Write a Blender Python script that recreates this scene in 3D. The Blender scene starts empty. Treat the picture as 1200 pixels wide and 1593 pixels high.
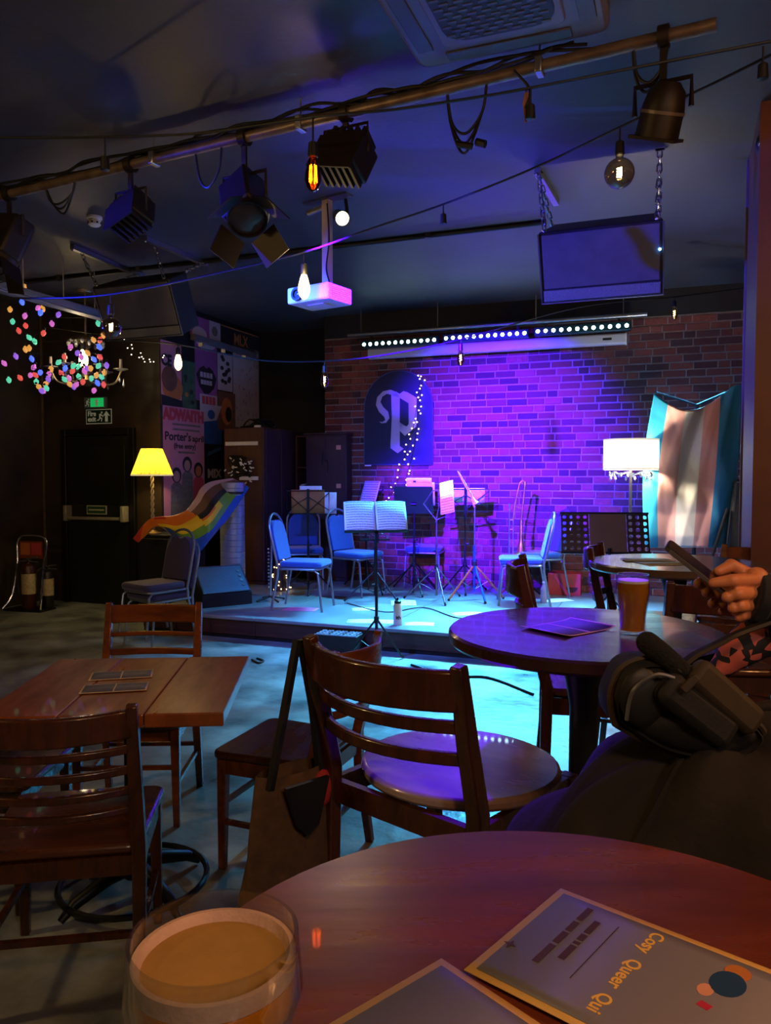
import bpy, math, random
from mathutils import Vector, Matrix, Euler
random.seed(7)
R = math.radians
S = bpy.context.scene
COL = S.collection

# ------------------------------------------------------------------ camera, world, exposure
FPX, CX, CY, HORIZ, EYE = 1200.0, 600.0, 796.5, 740.0, 1.47
PITCH = math.atan((CY - HORIZ) / FPX)
cam = bpy.data.cameras.new('camera')
cam.sensor_fit = 'HORIZONTAL'; cam.sensor_width = 36.0; cam.lens = FPX / 1200.0 * 36.0
cam.clip_start = 0.02; cam.clip_end = 100
camo = bpy.data.objects.new('camera', cam); COL.objects.link(camo)
camo.location = (0, 0, EYE); camo.rotation_euler = (R(90) - PITCH, 0, 0)
S.camera = camo
W = bpy.data.worlds.new('world'); S.world = W; W.use_nodes = True
W.node_tree.nodes['Background'].inputs[0].default_value = (.35, .4, .6, 1)
W.node_tree.nodes['Background'].inputs[1].default_value = .006
vs = S.view_settings
vs.view_transform = 'Standard'; vs.look = 'None'; vs.exposure = 0.5; vs.gamma = 1.0; vs.use_curve_mapping = False
try:
    S.cycles.use_denoising = True; S.cycles.caustics_reflective = False; S.cycles.caustics_refractive = False
    S.cycles.max_bounces = 8; S.cycles.diffuse_bounces = 3; S.cycles.sample_clamp_indirect = 4
    S.cycles.transparent_max_bounces = 12
except Exception:
    pass

YAW = R(-21)                       # the room's back wall runs at this angle
def room(a, b, z=0):               # room coordinates (a to the right along the back wall, b towards it)
    return Vector((a*math.cos(YAW) - b*math.sin(YAW), a*math.sin(YAW) + b*math.cos(YAW), z))
def to_ab(p):
    return p[0]*math.cos(YAW) + p[1]*math.sin(YAW), -p[0]*math.sin(YAW) + p[1]*math.cos(YAW)
def ray(x, y):
    f = Vector((0, math.cos(PITCH), -math.sin(PITCH))); u = Vector((0, math.sin(PITCH), math.cos(PITCH)))
    return f + Vector((1, 0, 0))*((x-CX)/FPX) + u*((CY-y)/FPX)
O = Vector((0, 0, EYE))
def at_d(x, y, d):
    r = ray(x, y); return O + r*(d/r.y)
def at_z(x, y, z):
    r = ray(x, y); return O + r*((z-EYE)/r.z)
def at_b(x, y, b):
    r = ray(x, y); k = to_ab(r)[1]; return O + r*(b/k)
def at_a(x, y, a):
    r = ray(x, y); k = to_ab(r)[0]; return O + r*(a/k)

# key lamps (fixtures built further down, except bar pendants, blue side spot and added fill)
def lamp(kind, name, loc, energy, col, aim=None, size=.1, size_y=None, spot=60, blend=.6, spread=None):
    l = bpy.data.lights.new(name, kind); l.energy = energy; l.color = col
    if kind == 'AREA':
        l.shape = 'RECTANGLE'; l.size = size; l.size_y = size_y or size
        if spread: l.spread = R(spread)
    else:
        l.shadow_soft_size = size
    if kind == 'SPOT': l.spot_size = R(spot); l.spot_blend = blend
    o = bpy.data.objects.new(name, l); COL.objects.link(o); o.location = loc
    if aim is not None:
        o.rotation_euler = (Vector(aim) - Vector(loc)).to_track_quat('-Z', 'Y').to_euler()
    return o
LB = room(-1.35, 8.22, 3.0)        # LED bar under the ceiling at the back wall
lo = lamp('AREA', 'led_bar_light', LB, 190, (.08, .50, 1.0), size=3.0, size_y=.08, spread=62)
lo.rotation_euler = (R(30), 0, YAW + math.pi)
lamp('SPOT', 'violet_wall_spot', room(-1.95, 3.78, 2.92), 19000, (.06, .002, 1.0), aim=at_b(775, 735, 8.59), size=.06, spot=39, blend=1.0)
lamp('SPOT', 'blue_stage_spot', room(-2.85, 3.9, 2.92), 520, (.03, .14, 1.0), aim=room(-2.2, 7.4, .5), size=.08, spot=75, blend=.9)
lamp('SPOT', 'cyan_floor_spot', room(-1.7, 8.12, 2.95), 1300, (.06, .62, 1.0), aim=room(-1.4, 5.0, 0), size=.1, spot=40, blend=1.0)
lamp('POINT', 'bar_pendant_light', (.35, -.55, 2.45), 40, (1.0, .45, .16), size=.12)
lamp('POINT', 'rear_fill_light', (1.4, -1.8, 2.9), 55, (1.0, .9, .8), size=.2)  # unseen fill added behind the camera to lift and grey the ceiling
lamp('SPOT', 'violet_audience_spot', room(-1.35, 3.15, 2.95), 1000, (.09, .0, 1.0), aim=(.36, 1.98, 1.07), size=.06, spot=24, blend=1.0)
lamp('POINT', 'bar_pendant_light_far', (-3.6, 1.5, 2.9), 75, (1.0, .62, .22), size=.12)
lamp('SPOT', 'blue_side_spot', room(-6.4, 1.6, 1.95), 4500, (.02, .03, 1.0), aim=at_d(935, 400, 5.0), size=.04, spot=20, blend=.5)
lamp('POINT', 'bar_pendant_light_right', (2.4, .6, 2.6), 62, (1.0, .42, .14), size=.12)

# ------------------------------------------------------------------ materials
MATS = {}
def hexc(h):
    h = h.lstrip('#'); v = [int(h[i:i+2], 16)/255 for i in (0, 2, 4)]
    return tuple(((c+.055)/1.055)**2.4 if c > .04045 else c/12.92 for c in v)
def mat(name, col='#808080', rough=.5, metal=0.0, var=0.0, scale=8.0, bump=0.0, stretch=(1, 1, 1), emit=None, es=0.0,
        trans=0.0, ior=1.45, col2=None, detail=4, coat=0.0, sheen=0.0, bscale=None, alpha=1.0, rvar=0.0):
    if name in MATS: return MATS[name]
    m = bpy.data.materials.new(name); m.use_nodes = True; nt = m.node_tree; N = nt.nodes; L = nt.links
    b = N['Principled BSDF']; c = hexc(col) if isinstance(col, str) else col
    b.inputs['Base Color'].default_value = (*c, 1); b.inputs['Roughness'].default_value = rough
    b.inputs['Metallic'].default_value = metal; b.inputs['IOR'].default_value = ior
    b.inputs['Transmission Weight'].default_value = trans; b.inputs['Coat Weight'].default_value = coat
    b.inputs['Sheen Weight'].default_value = sheen; b.inputs['Alpha'].default_value = alpha
    if emit is not None:
        e = hexc(emit) if isinstance(emit, str) else emit
        b.inputs['Emission Color'].default_value = (*e, 1); b.inputs['Emission Strength'].default_value = es
    if var or col2 or bump or rvar:
        tc = N.new('ShaderNodeTexCoord'); mp = N.new('ShaderNodeMapping'); L.new(tc.outputs['Object'], mp.inputs[0])
        mp.inputs['Scale'].default_value = stretch
        nz = N.new('ShaderNodeTexNoise'); nz.inputs['Scale'].default_value = scale; nz.inputs['Detail'].default_value = detail
        nz.inputs['Roughness'].default_value = .6
        L.new(mp.outputs[0], nz.inputs['Vector'])
        if var or col2:
            cr = N.new('ShaderNodeValToRGB'); e = cr.color_ramp.elements
            c2 = (hexc(col2) if isinstance(col2, str) else col2) if col2 else tuple(min(1, x*(1+var)) for x in c)
            c1 = c if col2 else tuple(x*(1-var) for x in c)
            e[0].position = .32; e[0].color = (*c1, 1); e[1].position = .68; e[1].color = (*c2, 1)
            L.new(nz.outputs['Fac'], cr.inputs[0]); L.new(cr.outputs[0], b.inputs['Base Color'])
        if rvar:
            mr = N.new('ShaderNodeMapRange'); mr.inputs['To Min'].default_value = max(.02, rough-rvar); mr.inputs['To Max'].default_value = rough+rvar
            mr.inputs['From Min'].default_value = .3; mr.inputs['From Max'].default_value = .7
            L.new(nz.outputs['Fac'], mr.inputs[0]); L.new(mr.outputs[0], b.inputs['Roughness'])
        if bump:
            nb = nz
            if bscale:
                nb = N.new('ShaderNodeTexNoise'); nb.inputs['Scale'].default_value = bscale; nb.inputs['Detail'].default_value = 5
                L.new(mp.outputs[0], nb.inputs['Vector'])
            bp = N.new('ShaderNodeBump'); bp.inputs['Strength'].default_value = bump; bp.inputs['Distance'].default_value = .01
            L.new(nb.outputs['Fac'], bp.inputs['Height']); L.new(bp.outputs[0], b.inputs['Normal'])
    MATS[name] = m; return m

def ramp_mat(name, stops, axis='X', rough=.6, trans_mix=0.0):
    """constant-colour stripes along UV u (axis X) or v (axis Y)"""
    if name in MATS: return MATS[name]
    m = bpy.data.materials.new(name); m.use_nodes = True; nt = m.node_tree; N = nt.nodes; L = nt.links
    b = N['Principled BSDF']; uv = N.new('ShaderNodeUVMap'); sp = N.new('ShaderNodeSeparateXYZ'); cr = N.new('ShaderNodeValToRGB')
    L.new(uv.outputs[0], sp.inputs[0]); L.new(sp.outputs[axis], cr.inputs[0]); cr.color_ramp.interpolation = 'CONSTANT'
    e = cr.color_ramp.elements
    while len(e) < len(stops): e.new(.5)
    for i, (p, c) in enumerate(stops): e[i].position = p; e[i].color = (*hexc(c), 1)
    L.new(cr.outputs[0], b.inputs['Base Color']); b.inputs['Roughness'].default_value = rough
    b.inputs['Sheen Weight'].default_value = .2
    MATS[name] = m; return m

def stave_mat(name, paper, ink, n=12):
    """paper with printed music staves, drawn from UVs"""
    if name in MATS: return MATS[name]
    m = bpy.data.materials.new(name); m.use_nodes = True; nt = m.node_tree; N = nt.nodes; L = nt.links
    b = N['Principled BSDF']; uv = N.new('ShaderNodeUVMap'); sp = N.new('ShaderNodeSeparateXYZ'); L.new(uv.outputs[0], sp.inputs[0])
    def math_(op, a, c=None):
        q = N.new('ShaderNodeMath'); q.operation = op
        if hasattr(a, 'links'): L.new(a, q.inputs[0])
        else: q.inputs[0].default_value = a
        if c is not None:
            if hasattr(c, 'links'): L.new(c, q.inputs[1])
            else: q.inputs[1].default_value = c
        return q.outputs[0]
    fr = math_('FRACT', math_('MULTIPLY', sp.outputs['Y'], n))
    band = math_('MULTIPLY', math_('GREATER_THAN', fr, .3), math_('LESS_THAN', fr, .8))
    nz = N.new('ShaderNodeTexNoise'); nz.inputs['Scale'].default_value = 55; L.new(uv.outputs[0], nz.inputs['Vector'])
    dark = math_('MULTIPLY', band, math_('GREATER_THAN', nz.outputs['Fac'], .45))
    mg = math_('MULTIPLY', math_('GREATER_THAN', sp.outputs['X'], .06), math_('LESS_THAN', sp.outputs['X'], .94))
    dark = math_('MULTIPLY', math_('MULTIPLY', dark, mg), .75)
    mx = N.new('ShaderNodeMixRGB'); L.new(dark, mx.inputs[0])
    mx.inputs[1].default_value = (*hexc(paper), 1); mx.inputs[2].default_value = (*hexc(ink), 1)
    L.new(mx.outputs[0], b.inputs['Base Color']); b.inputs['Roughness'].default_value = .7
    MATS[name] = m; return m

# ------------------------------------------------------------------ mesh builder
class B:
    def __init__(s): s.v = []; s.f = []; s.uv = {}
    def add(s, V, F, M=None):
        k = len(s.v)
        s.v += [tuple((M @ Vector(p)) if M else p) for p in V]
        s.f += [tuple(i+k for i in f) for f in F]; return s
    def box(s, x0, x1, y0, y1, z0, z1, M=None):
        V = [(x, y, z) for z in (z0, z1) for y in (y0, y1) for x in (x0, x1)]
        return s.add(V, [(0, 2, 3, 1), (4, 5, 7, 6), (0, 1, 5, 4), (2, 6, 7, 3), (0, 4, 6, 2), (1, 3, 7, 5)], M)
    def cbox(s, c, sz, M=None):
        return s.box(c[0]-sz[0]/2, c[0]+sz[0]/2, c[1]-sz[1]/2, c[1]+sz[1]/2, c[2]-sz[2]/2, c[2]+sz[2]/2, M)
    def tube(s, pts, r, n=8, closed=False, phase=0.0, cap=True, M=None, flat=1.0):
        P = [Vector(p) for p in pts]; m = len(P); rr = r if isinstance(r, (list, tuple)) else [r]*m
        T = []
        for i in range(m):
            a = P[(i-1) % m] if (closed or i) else P[0]; c = P[(i+1) % m] if (closed or i < m-1) else P[-1]
            t = c - a; T.append(t.normalized() if t.length > 1e-9 else Vector((0, 0, 1)))
        up = Vector((0, 0, 1)) if abs(T[0].z) < .9 else Vector((0, 1, 0))
        x = T[0].cross(up).normalized(); V = []; F = []
        for i in range(m):
            if i:
                x = x - T[i]*x.dot(T[i])
                x = x.normalized() if x.length > 1e-6 else T[i].orthogonal().normalized()
            y = T[i].cross(x)
            for k in range(n):
                q = phase + 2*math.pi*k/n
                V.append(P[i] + (x*math.cos(q) + y*math.sin(q)*flat)*rr[i])
        for i in range(m if closed else m-1):
            for k in range(n):
                a, c = i*n+k, i*n+(k+1) % n; d, e = ((i+1) % m)*n+k, ((i+1) % m)*n+(k+1) % n
                F.append((a, c, e, d))
        if cap and not closed: F.append(tuple(range(n-1, -1, -1))); F.append(tuple((m-1)*n+k for k in range(n)))
        return s.add(V, F, M)
    def cyl(s, p, q, r, r2=None, n=12, M=None, phase=0.0):
        return s.tube([p, q], [r, r if r2 is None else r2], n, M=M, phase=phase)
    def sq(s, pts, r, M=None): return s.tube(pts, r, 4, phase=math.pi/4, M=M)
    def lathe(s, prof, n=24, M=None, close=False):
        V = []; F = []; m = len(prof)
        for (r, z) in prof:
            for k in range(n): q = 2*math.pi*k/n; V.append((r*math.cos(q), r*math.sin(q), z))
        for i in range(m if close else m-1):
            j = (i+1) % m
            for k in range(n): F.append((i*n+k, i*n+(k+1) % n, j*n+(k+1) % n, j*n+k))
        if not close:
            if prof[0][0] > 1e-6: F.append(tuple(range(n-1, -1, -1)))
            if prof[-1][0] > 1e-6: F.append(tuple((m-1)*n+k for k in range(n)))
        return s.add(V, F, M)
    def prism(s, poly, t, M=None):          # polygon in x,z, extruded along +y by t
        n = len(poly)
        V = [(x, 0, z) for x, z in poly] + [(x, t, z) for x, z in poly]
        F = [tuple(range(n)), tuple(range(2*n-1, n-1, -1))] + [(i, i+n, (i+1) % n+n, (i+1) % n) for i in range(n)]
        return s.add(V, F, M)
    def slab(s, poly, z0, z1, M=None):      # polygon in x,y, extruded along z
        n = len(poly)
        V = [(x, y, z0) for x, y in poly] + [(x, y, z1) for x, y in poly]
        F = [tuple(range(n-1, -1, -1)), tuple(range(n, 2*n))] + [(i, (i+1) % n, (i+1) % n+n, i+n) for i in range(n)]
        return s.add(V, F, M)
    def ball(s, c, r, sc=(1, 1, 1), nu=12, nv=8, M=None):
        V = []; F = []
        for j in range(nv+1):
            t = math.pi*j/nv; rad = max(math.sin(t), 1e-4)
            for i in range(nu):
                q = 2*math.pi*i/nu
                V.append((c[0]+r*sc[0]*rad*math.cos(q), c[1]+r*sc[1]*rad*math.sin(q), c[2]-r*sc[2]*math.cos(t)))
        for j in range(nv):
            for i in range(nu): F.append((j*nu+i, j*nu+(i+1) % nu, (j+1)*nu+(i+1) % nu, (j+1)*nu+i))
        return s.add(V, F, M)
    def grid(s, fn, nu, nv, M=None):        # fn(u,v) with UVs
        k = len(s.v); V = [fn(i/nu, j/nv) for j in range(nv+1) for i in range(nu+1)]
        F = [(j*(nu+1)+i, j*(nu+1)+i+1, (j+1)*(nu+1)+i+1, (j+1)*(nu+1)+i) for j in range(nv) for i in range(nu)]
        for j in range(nv+1):
            for i in range(nu+1): s.uv[k+j*(nu+1)+i] = (i/nu, j/nv)
        return s.add(V, F, M)
    def ribbon(s, pts, h, t, M=None):       # upright board swept along pts (height h, thickness t)
        P = [Vector(p) for p in pts]; V = []; F = []; m = len(P)
        for i in range(m):
            a = P[max(i-1, 0)]; c = P[min(i+1, m-1)]; d = (c-a); d.z = 0; d.normalize(); nn = Vector((-d.y, d.x, 0))*t/2
            for (q, z) in ((-1, -h/2), (1, -h/2), (1, h/2), (-1, h/2)): V.append(P[i] + nn*q + Vector((0, 0, z)))
        for i in range(m-1):
            for k in range(4): F.append((i*4+k, i*4+(k+1) % 4, (i+1)*4+(k+1) % 4, (i+1)*4+k))
        F += [(3, 2, 1, 0), tuple((m-1)*4+k for k in range(4))]
        return s.add(V, F, M)
    def mesh(s, name, m, smooth=True, ang=40):
        me = bpy.data.meshes.new(name); me.from_pydata([tuple(p) for p in s.v], [], s.f); me.update()
        if s.uv:
            l = me.uv_layers.new(name='UVMap')
            for lp in me.loops: l.data[lp.index].uv = s.uv.get(lp.vertex_index, (0, 0))
        if m: me.materials.append(m)
        if smooth:
            for p in me.polygons: p.use_smooth = True
            try: me.set_sharp_from_angle(angle=R(ang))
            except Exception: pass
        return me

def tag(o, label=None, cat=None, group=None, kind=None):
    if label: o['label'] = label
    if cat: o['category'] = cat
    if group: o['group'] = group
    if kind: o['kind'] = kind
    return o
def link(name, data, parent=None):
    o = bpy.data.objects.new(name, data); COL.objects.link(o)
    if parent is not None: o.parent = parent
    return o
def thing(name, label, cat, loc=(0, 0, 0), rz=0.0, group=None):
    o = link(name, None); o.empty_display_size = .1; o.location = loc; o.rotation_euler = (0, 0, rz)
    return tag(o, label, cat, group)
def part(name, b, m, parent=None, bevel=0.0, smooth=True, ang=40, solid=0.0, subd=0, loc=None, rot=None, kind=None):
    o = link(name, b.mesh(name, m, smooth, ang), parent)
    if loc is not None: o.location = loc
    if rot is not None: o.rotation_euler = rot
    if solid:
        q = o.modifiers.new('s', 'SOLIDIFY'); q.thickness = solid; q.offset = 0
    if bevel:
        q = o.modifiers.new('b', 'BEVEL'); q.width = bevel; q.segments = 2; q.limit_method = 'ANGLE'; q.angle_limit = R(35)
    if subd:
        q = o.modifiers.new('d', 'SUBSURF'); q.levels = subd; q.render_levels = subd
    if kind: o['kind'] = kind
    return o
def struct(name, b, m, bevel=0, **k):
    o = part(name, b, m, bevel=bevel, **k); o['kind'] = 'structure'; return o
def children(o): return [c for c in COL.objects if c.parent == o]
def copy_tree(o, parent=None):
    c = o.copy(); COL.objects.link(c); c.parent = parent
    for ch in children(o): copy_tree(ch, c)
    return c
def text(name, s, size, m, parent, loc, ext=.001, align='LEFT', rot=(R(90), 0, 0), sx=1.0, bold=0.0, fit=None):
    cu = bpy.data.curves.new(name, 'FONT'); cu.body = s; cu.size = size; cu.extrude = ext; cu.align_x = align
    cu.offset = bold; cu.resolution_u = 3
    t = bpy.data.objects.new(name, cu); COL.objects.link(t)
    me = bpy.data.meshes.new_from_object(t.evaluated_get(bpy.context.evaluated_depsgraph_get()))
    bpy.data.objects.remove(t); me.name = name; me.materials.clear(); me.materials.append(m)
    if fit:
        xs_ = [v_.co.x for v_ in me.vertices]; sx = fit/max(1e-6, max(xs_)-min(xs_))
    o = link(name, me, parent); o.location = loc; o.rotation_euler = rot; o.scale = (sx, 1, 1); return o
def xform(loc=(0, 0, 0), rx=0, ry=0, rz=0): return Matrix.Translation(loc) @ Euler((rx, ry, rz)).to_matrix().to_4x4()
def face(v):                     # rotation about z that turns local +y to the world direction v
    return math.atan2(v[1], v[0]) - math.pi/2
def sag(p, q, s, n=12):
    p = Vector(p); q = Vector(q)
    return [p.lerp(q, i/n) - Vector((0, 0, s*4*(i/n)*(1-i/n))) for i in range(n+1)]
def smooth_path(P, n=6):         # Catmull-Rom
    P = [Vector(p) for p in P]; out = []
    for i in range(len(P)-1):
        a = P[max(i-1, 0)]; b = P[i]; c = P[i+1]; d = P[min(i+2, len(P)-1)]
        for k in range(n):
            t = k/n
            out.append(.5*((2*b) + (c-a)*t + (2*a-5*b+4*c-d)*t*t + (3*b-a-3*c+d)*t**3))
    out.append(P[-1]); return out
def rrect(w, h, r, n=5):         # rounded rectangle outline centred on 0
    o = []
    for cx, cy, q0 in ((w/2-r, h/2-r, 0), (-w/2+r, h/2-r, 90), (-w/2+r, -h/2+r, 180), (w/2-r, -h/2+r, 270)):
        for k in range(n+1): q = R(q0+90*k/n); o.append((cx+r*math.cos(q), cy+r*math.sin(q)))
    return o

# palette
BLACK = mat('black_metal', '#121214', .45, .3, var=.2, scale=20)
BLACKP = mat('black_plastic', '#0e0e10', .5, var=.15, scale=30)
CHROME = mat('chrome', '#c8c8cc', .18, 1.0, rvar=.08, scale=30, var=.05)
STEEL = mat('grey_steel', '#9a9ca2', .3, .9, var=.1, scale=25)
WHITEP = mat('white_plastic', '#d8d8de', .4, var=.04, scale=12)
CABLE = mat('black_cable', '#0b0b0c', .55, var=.1, scale=40)
PAPER = mat('white_paper', '#e6e6ea', .75, var=.03, scale=9)
STAVE = stave_mat('sheet_music', '#e8e8ee', '#30303a')
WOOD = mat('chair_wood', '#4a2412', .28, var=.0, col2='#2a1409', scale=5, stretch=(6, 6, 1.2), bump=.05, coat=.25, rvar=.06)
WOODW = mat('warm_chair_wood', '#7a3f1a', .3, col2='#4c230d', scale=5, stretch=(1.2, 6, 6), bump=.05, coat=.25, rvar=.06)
def thin_glass(name, tint='#ffffff', ior=1.45):
    """thin clear wall: see-through with a Fresnel sheen"""
    if name in MATS: return MATS[name]
    m = bpy.data.materials.new(name); m.use_nodes = True; N = m.node_tree.nodes; L = m.node_tree.links
    N.remove(N['Principled BSDF']); tr = N.new('ShaderNodeBsdfTransparent'); tr.inputs[0].default_value = (*hexc(tint), 1)
    gl = N.new('ShaderNodeBsdfGlossy'); gl.inputs['Roughness'].default_value = .04; lw = N.new('ShaderNodeLayerWeight'); pw = N.new('ShaderNodeMath'); pw.operation = 'POWER'; pw.inputs[1].default_value = 3.0; L.new(lw.outputs['Facing'], pw.inputs[0]); fr = N.new('ShaderNodeMath'); fr.operation = 'MULTIPLY_ADD'; fr.inputs[1].default_value = .75; fr.inputs[2].default_value = .06; L.new(pw.outputs[0], fr.inputs[0])
    mx = N.new('ShaderNodeMixShader'); L.new(fr.outputs[0], mx.inputs[0]); L.new(tr.outputs[0], mx.inputs[1]); L.new(gl.outputs[0], mx.inputs[2])
    L.new(mx.outputs[0], N['Material Output'].inputs[0]); MATS[name] = m; return m
GLASS = thin_glass('clear_glass', '#f4f7f8')

# ------------------------------------------------------------------ the room
H = 3.40
A_L, B_DOOR, A_POST, B_BRICK, B_DARK = -7.03, 7.06, -5.36, 8.59, 9.24
A_BR = to_ab(at_b(505, 600, B_BRICK))[0]      # left end of the brick wall
A_RT = 2.9
ST_Z, ST_B, ST_A = .20, 5.97, -4.76
CONC = mat('worn_concrete', '#3e4244', .42, col2='#959a9a', scale=2.6, bump=.5, detail=12, rvar=.16, bscale=14)
DARKW = mat('dark_brown_plaster', '#1d1610', .55, col2='#35281a', scale=2.2, bump=.25, detail=7, bscale=14, rvar=.12)
CEIL = mat('dark_painted_ceiling', '#36363c', .5, col2='#46464c', scale=1.1, bump=.12, detail=6, bscale=30, rvar=.08)
BLKW = mat('black_painted_wall', '#0d0e12', .6, var=.2, scale=3, bump=.1)
MORT = mat('mortar', '#8d8084', .8, var=.15, scale=20, bump=.3)
def rbox(name, a0, a1, b0, b1, z0, z1, m, bevel=0):
    o = struct(name, B().box(a0, a1, b0, b1, z0, z1), m, bevel=bevel, smooth=False); o.rotation_euler.z = YAW; return o
rbox('floor', A_L-.1, A_RT+.1, -4.1, B_DARK+.1, -.1, 0, CONC)
rbox('ceiling', A_L-.1, A_RT+.1, -4.1, B_DARK+.1, H, H+.1, CEIL)
wl = rbox('wall_left', A_L-.1, A_L, -4, B_DOOR, 0, H, DARKW)
wd = rbox('wall_back_left', A_L-.1, A_POST-.001, B_DOOR, B_DOOR+.12, 0, H, DARKW)
wp = rbox('wall_stage_left', A_POST-.12, A_POST, B_DOOR+.121, B_DARK, 0, H, BLKW)
rbox('wall_back_recess', A_POST-.12, A_BR, B_DARK+.001, B_DARK+.1, 0, H, BLKW)
wb = rbox('wall_back', A_BR, A_RT, B_BRICK+.012, B_DARK, ST_Z, 3.13, MORT)
rbox('trim_1', A_BR, A_RT, B_BRICK-.01, B_DARK, 3.131, H, BLKW)
rbox('wall_right', A_RT, A_RT+.1, -4, B_DARK, 0, H, DARKW)
rbox('wall_rear', A_L, A_RT, -4.1, -4, 0, H, DARKW)
# brown partition that closes the picture on the right
pc = at_z(1166, 245, H); pa, pb_ = to_ab(pc)
BROWNW = mat('brown_partition', '#5a2c18', .5, var=.12, scale=4, bump=.06)
pr = rbox('wall_partition', pa, pa+.45, pb_-.75, pb_, 0, H, BROWNW)
tr = rbox('trim_2', pa-.012, pa+.02, pb_+.001, pb_+.022, 0, H-.01, mat('pale_edge_trim', '#8a6a5c', .5, var=.1))

# brick wall: single bricks, proud of the mortar
brick_cols = ['#6a2f2a', '#7a3a30', '#54272a', '#823f38', '#432226']
brick_m = [mat('brick_%d' % i, c, .78, var=.28, scale=22, bump=.5) for i, c in enumerate(brick_cols)]
CO = .0788; rnd = random.Random(3); bricks = []
z = ST_Z; row = 0
while z + CO*.8 < 3.13:
    a = A_BR + (0 if row % 2 else -.1) ; top = min(z+CO, 3.13)
    first = True
    while a < A_RT:
        ln = rnd.choice([.232, .232, .232, .225, .19, .118, .118])
        lo_, hi_ = max(a, A_BR), min(a+ln, A_RT)
        if hi_-lo_ > .045: bricks.append((lo_+.006, hi_-.006, z+.007+rnd.uniform(-.002, .002), top-.007+rnd.uniform(-.002, .002), rnd.randrange(5), rnd.uniform(.0, .007)))
        a += ln
    z += CO; row += 1
def seen(bk):
    p = room((bk[0]+bk[1])/2, B_BRICK, (bk[2]+bk[3])/2); q = p - O
    x = CX + FPX*q.x/(q.y*math.cos(PITCH)-q.z*math.sin(PITCH)); y = HORIZ - FPX*q.z/q.y
    if not (505 < x < 1158 and 505 < y < 790): return None
    if 568 < x < 676 and y > 580: return None          # behind the arched sign
    if 1012 < x and y > 620: return None               # behind the draped flag
    if 936 < x < 1020 and y > 680: return None
    if y < 566 and 575 < x < 975: return None
    if x < 540 and y > 670: return None
    return q.length
vis = sorted([(seen(k), i) for i, k in enumerate(bricks) if seen(k)])
own = set(i for _, i in vis[:300])
unit = {}
def brick_mesh(ci, k):
    if (ci, k) not in unit:
        r2 = random.Random(ci*10+k); b = B()
        e = .03
        V = []
        for y, s in ((0, 1-e), (1, 1)):
            for (x, zz) in ((-.5, -.5), (.5, -.5), (.5, .5), (-.5, .5)):
                V.append((x*s+r2.uniform(-.012, .012)*(y == 0), y, zz*(s if y else 1-.12)+r2.uniform(-.04, .04)*(y == 0)))
        b.add(V, [(0, 1, 2, 3), (7, 6, 5, 4), (0, 4, 5, 1), (1, 5, 6, 2), (2, 6, 7, 3), (3, 7, 4, 0)])
        unit[(ci, k)] = b.mesh('brick', brick_m[ci], smooth=False)
    return unit[(ci, k)]
rest = [B() for _ in range(5)]
for i, (a0, a1, z0, z1, ci, pr_) in enumerate(bricks):
    if i in own:
        o = link('brick', brick_mesh(ci, i % 3), wb)
        o.location = ((a0+a1)/2, B_BRICK-pr_, (z0+z1)/2); o.scale = (a1-a0, .012+pr_+.004, z1-z0)
    else:
        rest[ci].box(a0, a1, B_BRICK-pr_, B_BRICK+.016, z0, z1)
for i, b in enumerate(rest): part('brick_course', b, brick_m[i], wb, smooth=False, kind='stuff')

# stage: painted deck on a kicked front
DECK = mat('stage_deck', '#5c6064', .45, col2='#85888a', scale=2.4, bump=.15, detail=8, rvar=.12)
KICK = mat('stage_kickboard', '#4a2a24', .55, col2='#2e1a18', scale=4, stretch=(1, 8, 8), bump=.15)
stg = rbox('stage_platform', ST_A+.03, A_RT, ST_B+.03, B_BRICK+.012, 0, ST_Z-.03, BLKW)
a = ST_A; k = 0
while a < A_RT-.01:
    e = min(a+1.22, A_RT)
    part('deck_board', B().box(a+.002, e-.002, ST_B-.02, B_BRICK+.01, ST_Z-.03, ST_Z), DECK, stg, bevel=.006, smooth=False)
    part('kickboard', B().box(a+.002, e-.002, ST_B, ST_B+.03, .035, ST_Z-.031), KICK, stg, bevel=.003, smooth=False)
    part('plinth', B().box(a+.002, e-.002, ST_B+.01, ST_B+.03, 0, .034), BLKW, stg, smooth=False)
    a = e
part('side_board', B().box(ST_A, ST_A+.03, ST_B+.031, B_BRICK, 0, ST_Z-.031), KICK, stg, smooth=False)
# recess floor strip left of the stage stays the room floor

# corner trim on the left wall and exit door
CORN = mat('worn_corner_trim', '#4a3a22', .4, var=.3, scale=12)
t3 = rbox('trim_3', A_L, A_L+.03, B_DOOR-.03, B_DOOR-.001, 0, H, CORN, bevel=.008)
da0 = to_ab(at_b(101, 800, B_DOOR))[0]; da1 = to_ab(at_b(214, 800, B_DOOR))[0]; dtop = at_b(150, 667, B_DOOR).z
DOORM = mat('dark_green_door', '#14170f', .4, var=.15, scale=3, bump=.05, stretch=(4, 1, 1))
dr = thing('door_1', None, None, room((da0+da1)/2, B_DOOR, 0), YAW); dr['kind'] = 'structure'
w = da1-da0
part('door_frame', B().box(-w/2, -w/2+.07, -.05, -.001, 0, dtop).box(w/2-.07, w/2, -.05, -.001, 0, dtop).box(-w/2+.0701, w/2-.0701, -.05, -.001, dtop-.08, dtop), mat('door_frame_black', '#0c0b09', .4, var=.2), dr, bevel=.005)
leaf = part('door_leaf', B().box(-w/2+.075, w/2-.075, -.03, -.001, .01, dtop-.085), DOORM, dr, bevel=.004)
part('door_panel', B().box(-w/2+.14, w/2-.14, -.036, -.0301, 1.15, dtop-.2), DOORM, leaf, bevel=.004)
pb2 = B().box(-w/2+.09, -w/2+.14, -.13, -.0305, .95, 1.13).box(w/2-.14, w/2-.09, -.13, -.0305, .95, 1.13)
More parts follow.
